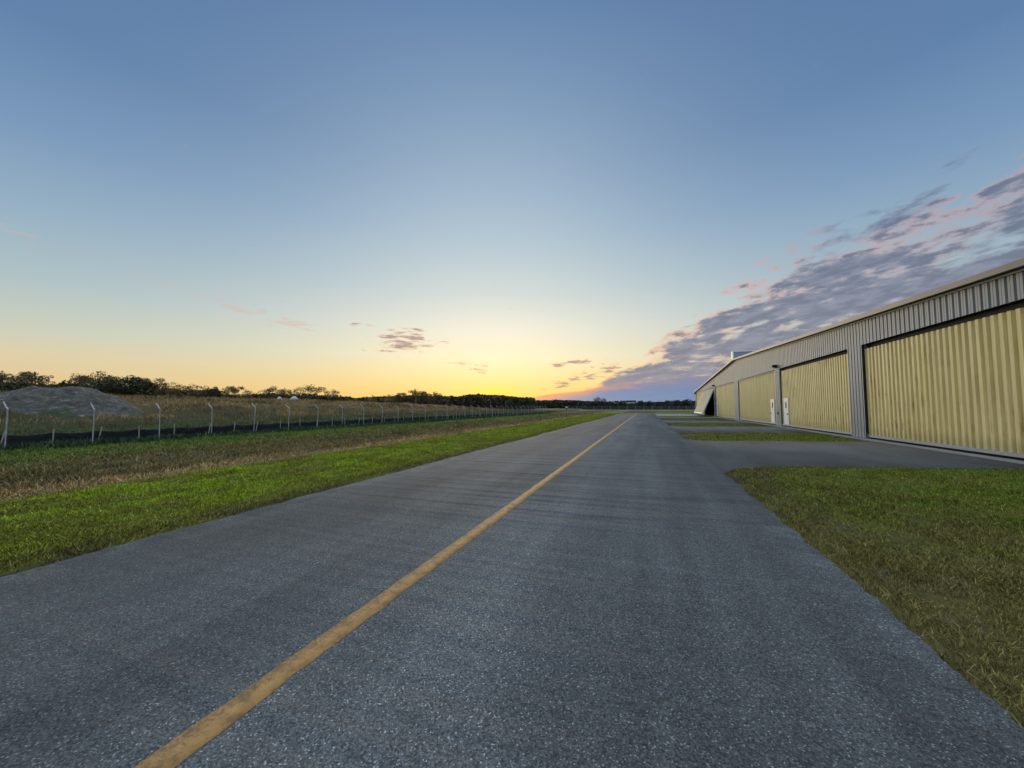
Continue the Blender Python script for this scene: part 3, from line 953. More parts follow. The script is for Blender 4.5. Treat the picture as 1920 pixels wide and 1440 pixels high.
for (ya, yb) in ((Y_NEAR - 0.25, Y_RIDGE), (Y_RIDGE, Y_FAR + 0.35)):
    sl = (Z_RIDGE - Z_NEAR) / (Y_RIDGE - Y_NEAR) if yb == Y_RIDGE else (Z_FAR - Z_RIDGE) / (Y_FAR - Y_RIDGE)
    za, zb_ = Z_RIDGE + (ya - Y_RIDGE) * sl, Z_RIDGE + (yb - Y_RIDGE) * sl
    mb.add([(WX - OV + 0.02, ya, za + 0.05), (BX + 0.2, ya, za + 0.05), (BX + 0.2, yb, zb_ + 0.05), (WX - OV + 0.02, yb, zb_ + 0.05),
            (WX - OV + 0.02, ya, za + 0.14), (BX + 0.2, ya, za + 0.14), (BX + 0.2, yb, zb_ + 0.14), (WX - OV + 0.02, yb, zb_ + 0.14)],
           [(0, 3, 2, 1), (4, 5, 6, 7), (0, 1, 5, 4), (2, 3, 7, 6), (1, 2, 6, 5), (3, 0, 4, 7)])
hpart(mb, 'roof', M['roof'])
mb = MB()
for (ya, yb) in ((Y_NEAR - 0.28, Y_RIDGE), (Y_RIDGE, Y_FAR + 0.38)):
    sl = (Z_RIDGE - Z_NEAR) / (Y_RIDGE - Y_NEAR) if yb == Y_RIDGE else (Z_FAR - Z_RIDGE) / (Y_FAR - Y_RIDGE)
    za, zb_ = Z_RIDGE + (ya - Y_RIDGE) * sl, Z_RIDGE + (yb - Y_RIDGE) * sl
    for (x0, x1, d0, d1, mi) in ((WX - OV - 0.05, WX - OV + 0.018, 0.0, 0.20, 0), (WX - OV + 0.018, WX - 0.06, 0.0, 0.035, 1), (WX - 0.10, WX - 0.062, -0.07, -0.004, 2)):  # middle strip: black underside painting in the overhang's shadow
        mb.add([(x0, ya, za + d0), (x1, ya, za + d0), (x1, yb, zb_ + d0), (x0, yb, zb_ + d0), (x0, ya, za + d1), (x1, ya, za + d1), (x1, yb, zb_ + d1), (x0, yb, zb_ + d1)],
               [(0, 3, 2, 1), (4, 5, 6, 7), (0, 1, 5, 4), (2, 3, 7, 6), (1, 2, 6, 5), (3, 0, 4, 7)], mi)
hpart(mb, 'rake_trim', [M['cream'], M['black'], M['sill']])

DOOR_LABEL = ['faded pale yellow ribbed door at the near end of the row', 'yellow ribbed door with brown rust streaks', None, None, 'pale green-grey door tilted open at its foot', None]
DOOR_MAT = ['door_a', 'door_b', 'door_c', 'door_c', 'door_d', 'door_c']
for i, (a, c) in enumerate(OPEN):
    mb = MB()
    xf = WX + 0.13
    top = 4.52 if i < 2 else 4.62
    dz0 = 0.20
    if i != 4:
        corrugate(mb, a + 0.05, c - 0.05, dz0, top, xf, 0.305, DOOR_PROF, 0.0)
        door = hpart(mb, 'hangar_door', M[DOOR_MAT[i]])
        s = MB().box((xf - 0.10, a + 0.03, 0.085), (xf + 0.02, c - 0.03, 0.198))
        hpart(s, 'bottom_rail', M['sill'], door)
        s = MB().box((xf + 0.06, a, 0.0), (xf + 0.10, c, Z_OPEN))
        hpart(s, 'painted_door_shade', M['dark'])  # black sheet standing in for the shade behind the door
        if i >= 2:
            hpart(MB().box((WX + 0.01, a + 0.02, 4.625), (WX + 0.10, c - 0.02, 4.70)), 'header_trim', M['tan'])
        else:
            for yj in (a + 0.003, c - 0.04):
                hpart(MB().box((WX + 0.005, yj, 0.25), (WX + 0.05, yj + 0.037, Z_OPEN - 0.01)), 'jamb_trim', M['black'])
    else:
        # one-piece door hinged at its top, foot swung out
        th_ = R(23.5)
        L = 4.45
        corrugate(mb, a + 0.05, c - 0.05, -L, 0.0, 0.0, 0.305, [(s_, dd * 0.25) for s_, dd in DOOR_PROF], 0.0)
        rot = Matrix.Translation((WX - 0.02, 0, 4.66)) @ Matrix.Rotation(th_, 4, 'Y')
        mb.v = [tuple(rot @ Vector(v)) for v in mb.v]
        door = hpart(mb, 'hangar_door', M[DOOR_MAT[i]])
        fr = MB().box((-0.03, a + 0.02, -L), (0.16, a + 0.15, 0.0)).box((-0.03, c - 0.15, -L), (0.16, c - 0.02, 0.0)).box((-0.05, a + 0.02, -L - 0.12), (0.16, c - 0.02, -L - 0.005))
        fr.box((0.03, a + 0.2, -L), (0.06, c - 0.2, -0.02), 1)
        fr.v = [tuple(rot @ Vector(v)) for v in fr.v]
        hpart(fr, 'door_frame', [M['white'], M['dark']], door)
    if DOOR_LABEL[i]:
        door['label'] = DOOR_LABEL[i]
    # the small walk-through door let into each big one
    wy = {1: 35.55, 2: 39.0, 3: 67.0}.get(i)
    if wy is not None:
        wx = xf - 0.09
        hpart(MB().box((wx - 0.03, wy, 0.20), (wx + 0.02, wy + 1.02, 2.26)), 'walk_door', M['white'], door)
        hpart(MB().box((wx - 0.038, wy + 0.36, 1.50), (wx - 0.031, wy + 0.62, 1.98)), 'door_window', M['glass'], door)
        ky = wy + 0.10 if i == 1 else wy + 0.92
        hpart(MB().tube((wx - 0.03, ky, 1.02), (wx - 0.10, ky, 1.02), 0.045, 0.04, 8), 'door_handle', M['black'], door)
        hpart(MB().box((wx - 0.034, wy + 0.42, 1.36), (wx - 0.031, wy + 0.56, 1.40)), 'door_plate', M['dark'], door)

# floodlights over the narrow pillars and at the far corner
for (yy, zz) in ((37.75, 4.95), (69.35, 4.95), (94.5, 4.45)):
    mb = MB().box((WX - 0.22, yy - 0.16, zz - 0.10), (WX - 0.06, yy + 0.16, zz + 0.16)).prism([(WX - 0.42, zz + 0.02), (WX - 0.22, zz - 0.08), (WX - 0.22, zz + 0.16), (WX - 0.40, zz + 0.14)], 1, yy - 0.15, yy + 0.15)
    lamp = hpart(mb, 'wall_lamp', M['black'])
    hpart(MB().prism([(WX - 0.435, zz + 0.01), (WX - 0.425, zz - 0.01), (WX - 0.23, zz - 0.10), (WX - 0.24, zz - 0.08)], 1, yy - 0.13, yy + 0.13), 'lamp_glass', M['white'], lamp)
# conduit and lock boxes on the pillar
hpart(MB().box((WX - 0.10, 37.70, 0.98), (WX - 0.046, 37.84, 1.14)), 'junction_box', M['dark'])

# cone standing in the open doorway
cone = MB().box((-0.17, -0.17, 0), (0.17, 0.17, 0.04)).tube((0, 0, 0.04), (0, 0, 0.85), 0.13, 0.03, 12)
co = cone.build('traffic_cone', M['orange'])
co.location = (WX + 0.3, 72.2, 0.0)
tag(co, 'slim orange cone standing inside the dark open hangar doorway', 'cone')

# ------------------------------------------------------------------ tall blue sign board behind
bb = empty('sign_board', (19.45, 101.0, 0))
tag(bb, 'light blue sign board with white edges and dark emblem rising behind the hangar roof', 'sign')
MB().box((0, 0, 8.0), (12, 1.4, 14.3)).build('panel', M['blue'], bb)
MB().box((-0.28, -0.1, 7.9), (-0.003, 1.5, 14.3)).box((-0.28, -0.1, 14.303), (12.3, 1.5, 14.5)).build('frame', M['white'], bb)
for lx in (1.5, 10.5):
    MB().tube((lx, 0.7, -0.3), (lx, 0.7, 7.999), 0.35, 0.3, 10).build('leg', M['sill'], bb)
em = MB().prism([(2.6, 11.7), (3.2, 12.3), (2.5, 13.0), (3.3, 12.8), (4.3, 13.7), (3.8, 12.6), (4.6, 12.9), (3.7, 12.0), (4.0, 11.2), (3.4, 11.9)], 1, -0.03, -0.002)
em.build('emblem', M['navy'], bb)

# ------------------------------------------------------------------ chain-link fence
FX = -30.5
fence = empty('chain_link_fence', (FX, 60, -0.6))
tag(fence, 'galvanised chain link fence with angled barbed wire arms along the left of the taxiway', 'fence')
FY0, NP, SP = 10.0, 36, 3.25


def post_mb():
    p = MB().tube((0, 0, -0.1), (0, 0, 2.06), 0.028, 0.028, 8)
    p.tube((0, 0, 2.06), (0, 0, 2.10), 0.034, 0.024, 8)
    return p


def arm_mb():
    a = MB().tube((0, 0, 2.06), (-0.48, 0, 2.44), 0.030, 0.024, 6)
    for t in (0.3, 0.65, 0.98):
        a.box((-0.48 * t - 0.015, -0.012, 2.06 + 0.38 * t), (-0.48 * t + 0.015, 0.012, 2.06 + 0.38 * t + 0.045))
    return a


pm = post_mb().build('fence_post', M['galv'])
am = arm_mb().build('barb_arm', M['galv'], pm)
posts = []
for i in range(NP):
    if i == 0:
        p, a_ = pm, am
    else:
        p = pm.copy(); COL.objects.link(p)
        a_ = am.copy(); COL.objects.link(a_); a_.parent = p
    p.parent = fence
    yy = FY0 + (i - 1) * SP
    p.location = (0, yy - 60, random.uniform(-0.04, 0.05))
    p.rotation_euler = (random.uniform(-0.022, 0.022), random.uniform(-0.02, 0.02), random.uniform(-0.1, 0.1))
    posts.append(yy)
y_a, y_b = posts[0], posts[-1]
# woven mesh: two families of slanting wires, really there but hair-thin
hgt, pitch = 1.98, 0.085
ks = np.arange(y_a - hgt, y_b, pitch)
Vs, Fs = [], []
rw = 0.0019
base = 0
for sgn in (1, -1):
    y0 = ks if sgn == 1 else ks + hgt
    y1 = y0 + sgn * hgt
    lo = np.where(sgn == 1, np.clip((y_a - y0) / hgt, 0, 1), np.clip((y0 - y_b) / hgt, 0, 1))
    hi = np.where(sgn == 1, np.clip((y_b - y0) / hgt, 0, 1), np.clip((y0 - y_a) / hgt, 0, 1))
    P0 = np.stack([np.zeros_like(y0), y0 + (y1 - y0) * lo, 0.06 + hgt * lo], -1)
    P1 = np.stack([np.zeros_like(y0), y0 + (y1 - y0) * hi, 0.06 + hgt * hi], -1)
    ok = hi - lo > 0.02
    P0, P1 = P0[ok], P1[ok]
    offs = [np.array([rw, 0, 0]), np.array([-rw * 0.5, rw * 0.87, 0]), np.array([-rw * 0.5, -rw * 0.87, 0])]
    V = np.stack([P0 + offs[0], P0 + offs[1], P0 + offs[2], P1 + offs[0], P1 + offs[1], P1 + offs[2]], 1).reshape(-1, 3)
    nn = len(P0)
    k = np.arange(nn)[:, None] * 6 + base
    F = np.concatenate([k + np.array([[0, 1, 4, 3]]), k + np.array([[1, 2, 5, 4]]), k + np.array([[2, 0, 3, 5]])])
    Vs.append(V); Fs.append(F)
    base += len(V)
V = np.concatenate(Vs)
V[:, 1] -= 60
o = np_mesh('wire_mesh', V, np.concatenate(Fs), M['wire'], fence)
mb = MB()
for t in (0.3, 0.65, 0.98):
    for i in range(NP - 1):
        mb.tube((-0.48 * t, posts[i] - 60, 2.10 + 0.38 * t), (-0.48 * t, posts[i + 1] - 60, 2.10 + 0.38 * t), 0.0025, 0.0025, 3, 0, False)
mb.tube((0, y_a - 60, 2.02), (0, y_b - 60, 2.02), 0.004, 0.004, 4)
mb.build('barbed_wire', M['wire'], fence)

# ------------------------------------------------------------------ silt fence
SX = -31.7
silt = empty('silt_fence', (SX, 60, -0.6))
tag(silt, 'low black silt fence on pale wooden stakes just behind the chain link fence', 'fence')
sy = 6.0
sp = []
while sy < 121:
    sp.append(sy)
    sy += 2.1 * random.uniform(0.88, 1.12)
yy = np.arange(sp[0], sp[-1], 0.15)
fr_ = np.interp(yy, sp, np.arange(len(sp))) % 1.0
topz = 0.74 - 0.09 * 4 * fr_ * (1 - fr_) + 0.03 * fbm(yy * 0.7, yy * 0, 71)
xo = 0.05 * np.sin(fr_ * np.pi) + 0.05 * fbm(yy * 1.3, yy * 0, 72)
n = len(yy)
rows = []
for t in (-0.2, 0.0, 0.35, 0.7, 1.0):
    rows.append(np.stack([xo * (1 - abs(t - .5)) + 0.02, yy - 60, np.maximum(topz * t, -0.2)], -1))
V = np.concatenate(rows)
k = np.arange(n - 1)
F = np.concatenate([np.stack([r * n + k, r * n + k + 1, (r + 1) * n + k + 1, (r + 1) * n + k], -1) for r in range(4)])
so = np_mesh('silt_fabric', V, F, M['silt'], silt, smooth=True)
sm = so.modifiers.new('thick', 'SOLIDIFY')
sm.thickness = 0.006
stk = MB().box((-0.022, -0.022, -0.25), (0.022, 0.022, 0.97)).build('stake', M['stake'])
for i, y_ in enumerate(sp):
    s_ = stk if i == 0 else stk.copy()
    if i:
        COL.objects.link(s_)
    s_.parent = silt
    s_.location = (0.09, y_ - 60, random.uniform(-0.05, 0.03))
    s_.rotation_euler = (random.choice([0, 0, 0, 1]) * random.uniform(-0.24, -0.1) + random.uniform(-0.03, 0.03), random.uniform(-0.08, 0.08), random.uniform(0, 0.5))


# ------------------------------------------------------------------ spoil mound and sand piles
def mound(name, cx, cy, rx, ry, h, rot, mat, seed, n=70, amp=0.25, flat=0.75):
    u = np.linspace(-1.25, 1.25, n)
    U, Vv = np.meshgrid(u, u)
    r_ = np.hypot(U, Vv)
    ang = np.arctan2(Vv, U)
    rr = r_ * (1 + 0.20 * fbm(np.cos(ang) * 1.2 + 5, np.sin(ang) * 1.2 + 5, seed))
    prof = np.clip(1 - rr ** (1.35 if flat < 1 else 1.05), -0.4, 1)
    prof = np.minimum(prof * (1.25 if flat < 1 else 1.0), flat + 0.25 * np.clip(prof, 0, 1))
    x = U * rx
    y = Vv * ry
    z = prof * h + (fbm(U * 3 + 9, Vv * 3 + 9, seed + 1, 7) * amp + fbm(U * 9 + 2, Vv * 9 + 4, seed + 6, 5) * amp * 0.45) * h * np.clip(prof + 0.3, 0, 1)
    c_, s_ = math.cos(rot), math.sin(rot)
    wx_, wy_ = cx + x * c_ - y * s_, cy + x * s_ + y * c_
    gz0 = float(ground_z(np.array([cx]), np.array([cy]))[0])
    wz = ground_z(wx_, wy_) * np.clip(rr, 0, 1) + gz0 * (1 - np.clip(rr, 0, 1)) + z
    wz = np.where(prof <= -0.3, ground_z(wx_, wy_) - 0.5, wz)
    V = np.stack([wx_ - cx, wy_ - cy, wz - gz0], -1).reshape(-1, 3)
    idx = np.arange(n * n).reshape(n, n)
    F = np.stack([idx[:-1, :-1], idx[:-1, 1:], idx[1:, 1:], idx[1:, :-1]], -1).reshape(-1, 4)
    o_ = np_mesh(name, V, F, mat, smooth=True)
    o_.location = (cx, cy, gz0)
    return o_


mp = cam_pt(122, 36)
o = mound('spoil_mound', mp.x, mp.y, 5.9, 5.2, 1.72, YAW, M['spoil'], 3, 170, 0.42)
tag(o, 'large grey and whitish dirt mound behind the fence at the left', 'dirt mound')
for (px_, zc_, r_, h_, lb) in ((470, 118, 3.2, 1.2, 'low grey sand heap, leftmost on the embankment skyline'), (524, 112, 2.5, 2.3, 'pale pointed sand pile left of the tallest pale pile'),
                               (552, 112, 2.9, 2.7, 'tallest pale pointed sand pile on the embankment in front of the oaks'), (582, 114, 2.3, 1.6, 'small pale sand pile right of the tallest pile')):
    p = cam_pt(px_, zc_)
    o = mound('sand_pile', p.x, p.y, r_, r_, h_, 0, M['sand'], px_ * 0.01, 28, 0.06, 1.2)
    tag(o, lb, 'sand pile', 'sand piles on the embankment')


# ------------------------------------------------------------------ trees
def leaf_cloud(centers, radii, count, size, flat=0.6, seed=0):
    r = np.random.default_rng(seed)
    centers = np.array(centers, float)
    radii = np.array(radii, float)
    p = radii ** 2 / np.sum(radii ** 2)
    ci = r.choice(len(centers), count, p=p)
    dv = r.normal(0, 1, (count, 3))
    dv /= np.linalg.norm(dv, axis=1)[:, None]
    rad = radii[ci] * r.uniform(0.35, 1.0, count) ** 0.5
    P = centers[ci] + dv * rad[:, None] * np.array([1, 1, flat])
    a = r.normal(0, 1, (count, 3)); a /= np.linalg.norm(a, axis=1)[:, None]
    b_ = np.cross(a, r.normal(0, 1, (count, 3))); b_ /= np.linalg.norm(b_, axis=1)[:, None]
    s = size * r.uniform(0.5, 1.3, count)[:, None]
    V = np.stack([P - a * s, P + b_ * s * 0.5, P + a * s, P - b_ * s * 0.5], 1).reshape(-1, 3)
    F = np.arange(count * 4).reshape(count, 4)
    rv = np.repeat(np.clip(r.uniform(0, 1, count) * 0.6 + r.uniform(0, 1, len(centers))[ci] * 0.4, 0, 1), 4)
    return V, F, rv


def tree_proto(name, h, w, style, seed, mat):
    r = random.Random(seed)
    root = empty(name)
    mb = MB()
    th = h * {'oak': 0.22, 'dense': 0.18, 'pale': 0.25, 'bare': 0.3, 'bush': 0.06}[style]
    tr = 0.028 * h
    bend = Vector((r.uniform(-.04, .04) * h, r.uniform(-.04, .04) * h, th))
    mb.tube((0, 0, -0.3), bend, tr * 1.3, tr, 8)
    cs, rs = [], []
    nl = {'oak': 9, 'dense': 8, 'pale': 9, 'bare': 12, 'bush': 7}[style]
    twigs = []
    for i in range(nl):
        a = 2 * math.pi * (i + r.uniform(-.3, .3)) / nl
        rr = w * 0.5 * r.uniform(0.35, 0.9)
        zz = h * (r.uniform(0.50, 0.86) if style != 'dense' else r.uniform(0.35, 0.85))
        if i == 0:
            rr, zz = w * 0.06, h * 0.88
        e = Vector((math.cos(a) * rr, math.sin(a) * rr, zz))
        mid_ = bend.lerp(e, 0.5) + Vector((math.cos(a) * rr * 0.15, math.sin(a) * rr * 0.15, -h * 0.04))
        mb.tube(bend, mid_, tr * 0.6, tr * 0.38, 6, 0, False)
        mb.tube(mid_, e, tr * 0.38, tr * 0.12, 5, 0, False)
        for j in range(3 if style != 'bare' else 6):
            t = r.uniform(0.4, 1.0)
            bp = mid_.lerp(e, t) if t > 0.5 else bend.lerp(mid_, t * 2)
            tip_ = bp + Vector((r.uniform(-1, 1) * w * 0.16, r.uniform(-1, 1) * w * 0.16, h * r.uniform(0.02, 0.16)))
            mb.tube(bp, tip_, tr * 0.16, tr * 0.05, 4, 0, False)
            twigs.append(tip_)
            cs.append(tip_); rs.append(w * r.uniform(0.09, 0.15))
        cs.append(e); rs.append(w * r.uniform(0.12, 0.19))
    if style in ('dense', 'bush'):
        for i in range(12):
            a = r.uniform(0, 6.28)
            rr = w * 0.5 * r.uniform(0, 0.75)
            cs.append((math.cos(a) * rr, math.sin(a) * rr, h * r.uniform(0.12, 0.7)))
            rs.append(w * r.uniform(0.14, 0.22))
    mb.build('trunk', M['bark'], root)
    cnt = {'oak': 2100, 'dense': 4200, 'pale': 1500, 'bare': 900, 'bush': 1500}[style]
    size = {'oak': 0.28, 'dense': 0.36, 'pale': 0.25, 'bare': 0.22, 'bush': 0.30}[style]
    V, F, rv = leaf_cloud(cs, rs, cnt, size, {'oak': 0.5, 'dense': 0.75, 'pale': 0.5, 'bare': 1.0, 'bush': 0.7}[style], seed)
    np_mesh('crown', V, F, mat, root, attr=rv)
    return root


PROTO = {}
for nm, args in dict(oak1=('oak_tree', 10, 13, 'oak', 11, M['leaf_oak']), oak2=('oak_tree', 10, 11, 'oak', 12, M['leaf_oak']), oak3=('oak_tree', 10, 15, 'oak', 18, M['leaf_oak']),
                     den1=('dense_tree', 9, 12, 'dense', 13, M['leaf_dark']), den2=('dense_tree', 9, 10, 'dense', 14, M['leaf_dark']),
                     pal1=('pale_tree', 10, 12, 'pale', 15, M['leaf_pale']), pal2=('pale_tree', 10, 10, 'pale', 16, M['leaf_pale']),
                     bar1=('bare_tree', 9, 6, 'bare', 17, M['twig']), bus1=('scrub_bush', 5, 8, 'bush', 19, M['leaf_scrub']), bus2=('scrub_bush', 5, 6.5, 'bush', 20, M['leaf_scrub'])).items():
    PROTO[nm] = (tree_proto(*args), args[1])
used = set()


def plant(kind, px_, top_y, zc_, wmul, label, cat, group):
    proto, h0 = PROTO[kind]
    p = cam_pt(px_, zc_)
    gzv = float(ground_z(np.array([p.x]), np.array([p.y]))[0]) if zc_ < 190 and p.x < -33 else 0.0
    topz = 1.6 + (762.5 - top_y) / 721.0 * zc_
    if kind in used:
        o_ = proto.copy(); COL.objects.link(o_)
        for ch in list(proto.children):
            c_ = ch.copy(); COL.objects.link(c_); c_.parent = o_
    else:
        o_ = proto
        used.add(kind)
    s_ = max(topz - gzv, 1.5) / h0
    o_.location = (p.x, p.y, gzv)
    o_.scale = (s_ * wmul, s_ * wmul, s_)
    o_.rotation_euler = (0, 0, random.uniform(0, 6.28))
    tag(o_, label, cat, group)
    return o_


T1 = 'trees along the embankment skyline'
for a in [
    ('oak1', 6, 699, 128, 1.0, 'open crowned brown-green tree at the far left edge, left of the mound summit'),
    ('oak2', 46, 693, 126, 1.1, 'tallest open crowned tree above the left slope of the dirt mound'),
    ('pal2', 86, 707, 132, 1.0, 'thin pale tree over the summit of the dirt mound'),
    ('den1', 20, 716, 120, 1.2, 'dark dense tree behind the left slope of the dirt mound'),
    ('den2', 122, 713, 124, 1.0, 'dark dense tree just right of the thin pale tree over the mound'),
    ('oak2', 158, 701, 126, 0.9, 'feathery open tree, left of a close pair behind the mound'),
    ('oak3', 182, 699, 124, 0.8, 'feathery open tree, right and taller of a close pair behind the mound'),
    ('pal1', 208, 705, 128, 1.0, 'pale thin crowned tree between the feathery pair and the big dark tree'),
    ('den1', 190, 716, 116, 1.2, 'low dark dense tree in front of the feathery pair'),
    ('den1', 246, 706, 118, 1.35, 'biggest dark dense rounded tree on the left skyline'),
    ('oak2', 274, 706, 120, 0.8, 'small topped brown tree at the right shoulder of the biggest dark tree'),
    ('pal1', 304, 714, 124, 0.9, 'pale see-through tree right of the biggest dark tree'),
    ('pal2', 330, 719, 128, 0.9, 'lower pale tree at the right foot of the see-through tree'),
    ('oak1', 367, 721, 122, 0.9, 'dark tree with bright sky gaps in its crown, alone on the skyline'),
    ('den2', 402, 725, 124, 0.9, 'rounded dark tree right of the tree with sky gaps'),
    ('oak2', 432, 722, 126, 0.9, 'narrow dark topped tree, above the fourth fence post from the left'),
    ('pal2', 462, 731, 130, 1.3, 'low pale wispy tree above the leftmost sand heap'),
    ('oak3', 513, 726, 124, 0.9, 'wide dark oak behind the pale sand piles, left of two'),
    ('oak1', 533, 728, 126, 0.7, 'smaller dark oak squeezed between the two wide oaks'),
    ('oak3', 578, 723, 122, 1.0, 'widest oak behind the pale sand piles, right of two'),
    ('pal1', 622, 729, 126, 0.9, 'pale bare looking tree right of the widest oak'),
]:
    plant(*a[:5], a[5], 'tree', T1)
T2 = 'trees before the woods under the sunset'
for a in [
    ('pal2', 700, 742, 175, 0.6, 'small thin tree on the low skyline between the oaks and the sunset grove'),
    ('pal1', 733, 738, 172, 1.0, 'leftmost low tree of the grove left of the sunset'),
    ('oak2', 752, 735, 170, 0.9, 'second tree from the left in the grove left of the sunset'),
    ('oak1', 776, 730, 170, 1.0, 'tallest tree of the grove left of the sunset'),
    ('oak2', 794, 732, 172, 0.9, 'tree just right of the tallest tree in the sunset grove'),
    ('oak3', 815, 736, 170, 0.8, 'flat topped tree at the right end of the sunset grove'),
    ('den2', 966, 744, 200, 1.2, 'rounded dark tree at the right end of the woods beneath the cloud bank edge'),
    ('den1', 990, 746, 205, 1.2, 'last rounded dark tree before the woods drop to the low far line'),
]:
    plant(*a[:5], a[5], 'tree', T2)
T3 = 'scrub trees beyond the end of the taxiway'
for i, (kd, px_, ty, zz, wm, lb) in enumerate([
    ('bus1', 1112, 752, 196, 1.1, 'dark green bush at the left end of the scrub row'),
    ('bar1', 1121, 744, 198, 0.9, 'bare twiggy tree standing tallest in the scrub row, left of two'),
    ('bar1', 1131, 746, 197, 0.9, 'bare twiggy tree, right of two in the scrub row'),
    ('bus2', 1128, 753, 194, 1.2, 'brownish bush under the bare twiggy trees'),
    ('bus2', 1143, 752, 195, 1.0, 'bush between the bare trees and the small far building'),
    ('bus1', 1158, 755, 194, 1.2, 'low bush below the small far building'),
    ('bus2', 1166, 751, 196, 1.0, 'taller dark bush between the two far buildings'),
    ('bus1', 1184, 756, 194, 1.3, 'low bush in front of the long far building'),
    ('bus2', 1202, 751, 196, 1.0, 'upright dark bush right of the long far building'),
    ('bus1', 1217, 752, 195, 1.1, 'rounded bush beyond the end of the yellow line'),
    ('bus2', 1234, 753, 197, 1.2, 'bush in the middle of the right half of the scrub row'),
    ('bus1', 1252, 751, 195, 1.1, 'broad bush third from the hangar corner'),
    ('bus2', 1270, 750, 197, 1.2, 'tall bush second from the hangar corner'),
    ('bus1', 1289, 749, 196, 1.2, 'dark bush next to the far corner of the hangar'),
]):
    plant(kd, px_, ty, zz, wm, lb, 'tree' if kd == 'bar1' else 'bush', T3)


# far woods that read as one mass
def wood_band(name, stops, depth, mat, cnt, size, label, seed):
    r = np.random.default_rng(seed)
    pxs = np.array([s[0] for s in stops], float)
    tops = np.array([s[1] for s in stops], float)
    zcs = np.array([s[2] for s in stops], float)
    t = r.uniform(pxs[0], pxs[-1], cnt)
    zc_ = np.interp(t, pxs, zcs) + r.uniform(0, depth, cnt)
    p = np.stack([fw2.x * zc_ + rt2.x * (t - 960) / 721 * zc_, fw2.y * zc_ + rt2.y * (t - 960) / 721 * zc_], -1)
    hmax = 1.6 + (762.5 - np.interp(t, pxs, tops)) / 721 * zc_
    crown = vnoise(p[:, 0] * 0.16, p[:, 1] * 0.16, seed) * 0.6 + vnoise(p[:, 0] * 0.45, p[:, 1] * 0.45, seed + 2) * 0.4
    hmax = hmax * (0.72 + 0.42 * crown)
    z = hmax * (1 - r.uniform(0, 1, cnt) ** 1.6)
    P = np.stack([p[:, 0], p[:, 1], z], -1)
    a = r.normal(0, 1, (cnt, 3)); a /= np.linalg.norm(a, axis=1)[:, None]
    b_ = np.cross(a, r.normal(0, 1, (cnt, 3))); b_ /= np.linalg.norm(b_, axis=1)[:, None]
    s = size * r.uniform(0.5, 1.4, cnt)[:, None]
    V = np.stack([P - a * s, P + b_ * s * .6, P + a * s, P - b_ * s * .6], 1).reshape(-1, 3)
    o_ = np_mesh(name, V, np.arange(cnt * 4).reshape(cnt, 4), mat, attr=np.repeat(np.clip(r.uniform(0, 1, cnt) * .6 + crown * .4, 0, 1), 4))
    tag(o_, label, 'woodland', kind='stuff')


wood_band('dark_thicket', [(-120, 716, 130), (0, 716, 130), (90, 722, 132), (150, 722, 130), (300, 728, 128), (440, 740, 130), (600, 741, 132), (660, 747, 140)], 14, M['leaf_dark'], 26000, 0.55,
          'dark undergrowth thicket filling in between the skyline trees', 81)
wood_band('sunset_woods', [(620, 747, 190), (700, 746, 190), (820, 744, 200), (900, 741, 205), (960, 744, 210), (1002, 747, 215)], 30, M['leaf_wood'], 30000, 0.75,
          'brownish mass of woods on the horizon under the sunset', 82)
wood_band('distant_woods', [(985, 752, 330), (1040, 751, 335), (1110, 753, 340), (1200, 756, 340), (1330, 752, 340)], 40, M['leaf_scrub'], 24000, 1.0,
          'low dark line of far woods beyond the airfield', 83)
wood_band('scrub_thicket', [(1092, 758, 198), (1110, 755, 200), (1180, 757, 200), (1250, 754, 200), (1330, 751, 200)], 10, M['leaf_scrub'], 14000, 0.45,
          'low dark scrub filling in below the bushes beyond the taxiway', 84)

# ------------------------------------------------------------------ far things
for (px_, w_, h_, zc_, lb) in ((1156, 3.4, 6.2, 300, 'small far building with dark roof and white edge, left of two'), (1183, 8.2, 6.6, 310, 'long low far building with dark roof and white fascia, right of two')):
    p = cam_pt(px_, zc_)
    fb = empty('far_building', (p.x, p.y, 0), YAW)
    tag(fb, lb, 'building', 'buildings far beyond the taxiway end')
    MB().box((-w_ / 2, 0, 0), (w_ / 2, 8, h_ - 1.4)).build('wall', M['white'], fb)
    MB().prism([(-w_ / 2 - .2, h_ - 1.397), (w_ / 2 + .2, h_ - 1.397), (w_ / 2 - .1, h_), (-w_ / 2 + .1, h_)], 1, -0.3, 8.3).build('roof', M['farroof'], fb)

p = cam_pt(1062, 205)
mk = empty('airfield_marker', (p.x, p.y, 0), YAW)
tag(mk, 'small white marker on a dark post in the far field', 'marker')
MB().tube((0, 0, -0.2), (0, 0, 0.9), 0.16, 0.16, 8).build('post', M['dark'], mk)
MB().tube((0, 0, 0.9), (0, 0, 1.25), 0.35, 0.62, 12).tube((0, 0, 1.25), (0, 0, 1.6), 0.62, 0.4, 12).build('top', M['white'], mk)

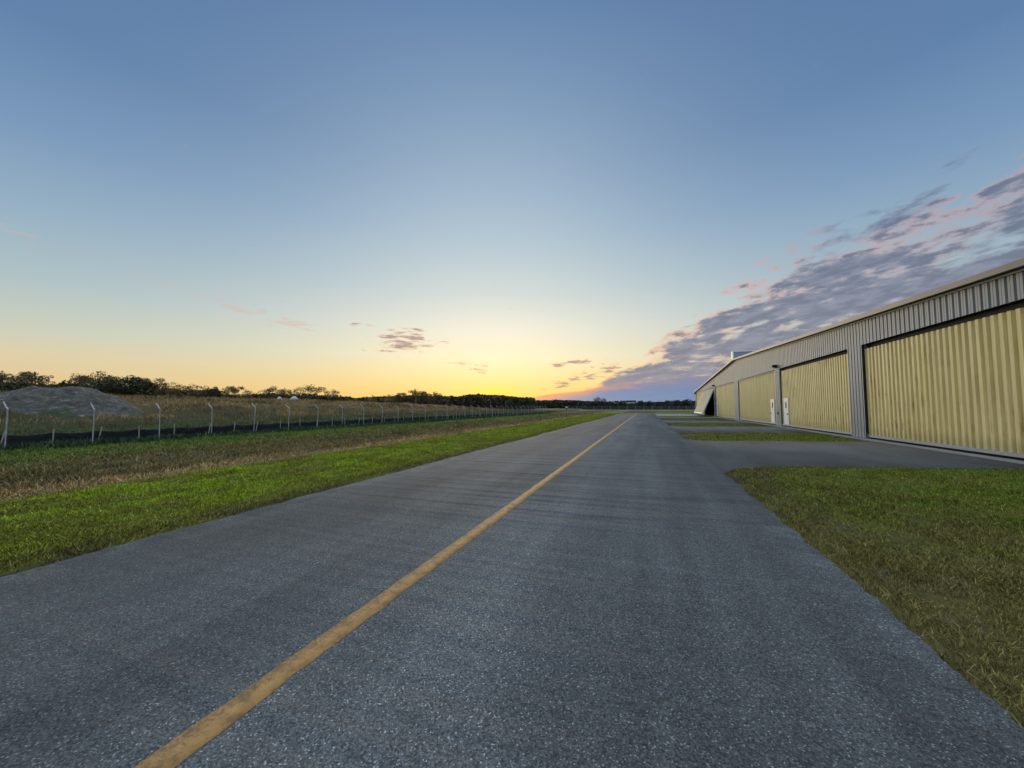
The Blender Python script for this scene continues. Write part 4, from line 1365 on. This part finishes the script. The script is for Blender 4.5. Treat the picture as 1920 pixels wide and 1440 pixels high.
for (px_, ty, zc_, lb) in ((780, 743, 160, 'thin weathered pole in the field, leftmost and tallest'), (840, 748, 160, 'thin weathered pole with a low cross bar in the field'),
                           (920, 751, 165, 'thin weathered pole straight below the sunset glow'), (948, 752, 168, 'thin weathered pole, rightmost in the field')):
    p = cam_pt(px_, zc_)
    hz = 1.6 + (762.5 - ty) / 721 * zc_
    po = MB().tube((0, 0, -0.5), (0, 0, hz), 0.13, 0.09, 8)
    if px_ == 840:
        po.box((-0.2, -0.05, 0.6), (2.0, 0.05, 0.8))
    else:
        po.box((-0.25, -0.05, hz - 0.35), (0.25, 0.05, hz - 0.25))
    po = po.build('field_pole', M['pole'])
    po.location = (p.x, p.y, 0)
    po.rotation_euler = (0, 0, YAW)
    tag(po, lb, 'pole', 'poles in the far field')

# far boundary fence before the scrub
p0, p1 = cam_pt(1066, 192), cam_pt(1318, 190)
bf = empty('boundary_fence', (p0.x, p0.y, 0), math.atan2(p1.y - p0.y, p1.x - p0.x))
tag(bf, 'grey chain link boundary fence in front of the scrub beyond the taxiway end', 'fence')
LB = (p1 - p0).length
bp = MB().tube((0, 0, -0.1), (0, 0, 2.1), 0.05, 0.05, 6).build('fence_post', M['galv'])
nb = int(LB / 4)
for i in range(nb + 1):
    q_ = bp if i == 0 else bp.copy()
    if i:
        COL.objects.link(q_)
    q_.parent = bf
    q_.location = (i * LB / nb, 0, 0)
ks = np.arange(0, LB - 2, 0.1)
V, F = [], []
for sgn in (0, 1):
    x0, x1 = (ks, ks + 2) if sgn == 0 else (ks + 2, ks)
    b0 = len(V) * 0
    V.append(np.stack([np.stack([x0 - .006, ks * 0, ks * 0], -1), np.stack([x0 + .006, ks * 0, ks * 0], -1), np.stack([x1 + .006, ks * 0, ks * 0 + 2], -1), np.stack([x1 - .006, ks * 0, ks * 0 + 2], -1),
                       np.stack([x0, ks * 0 + .01, ks * 0], -1), np.stack([x1, ks * 0 + .01, ks * 0 + 2], -1)], 1).reshape(-1, 3))
V = np.concatenate(V)
k = np.arange(len(V) // 6)[:, None] * 6
F = np.concatenate([k + np.array([[0, 1, 2, 3]]), k + np.array([[1, 4, 5, 2]]), k + np.array([[4, 0, 3, 5]])])
np_mesh('wire_mesh', V, F, M['wire'], bf)
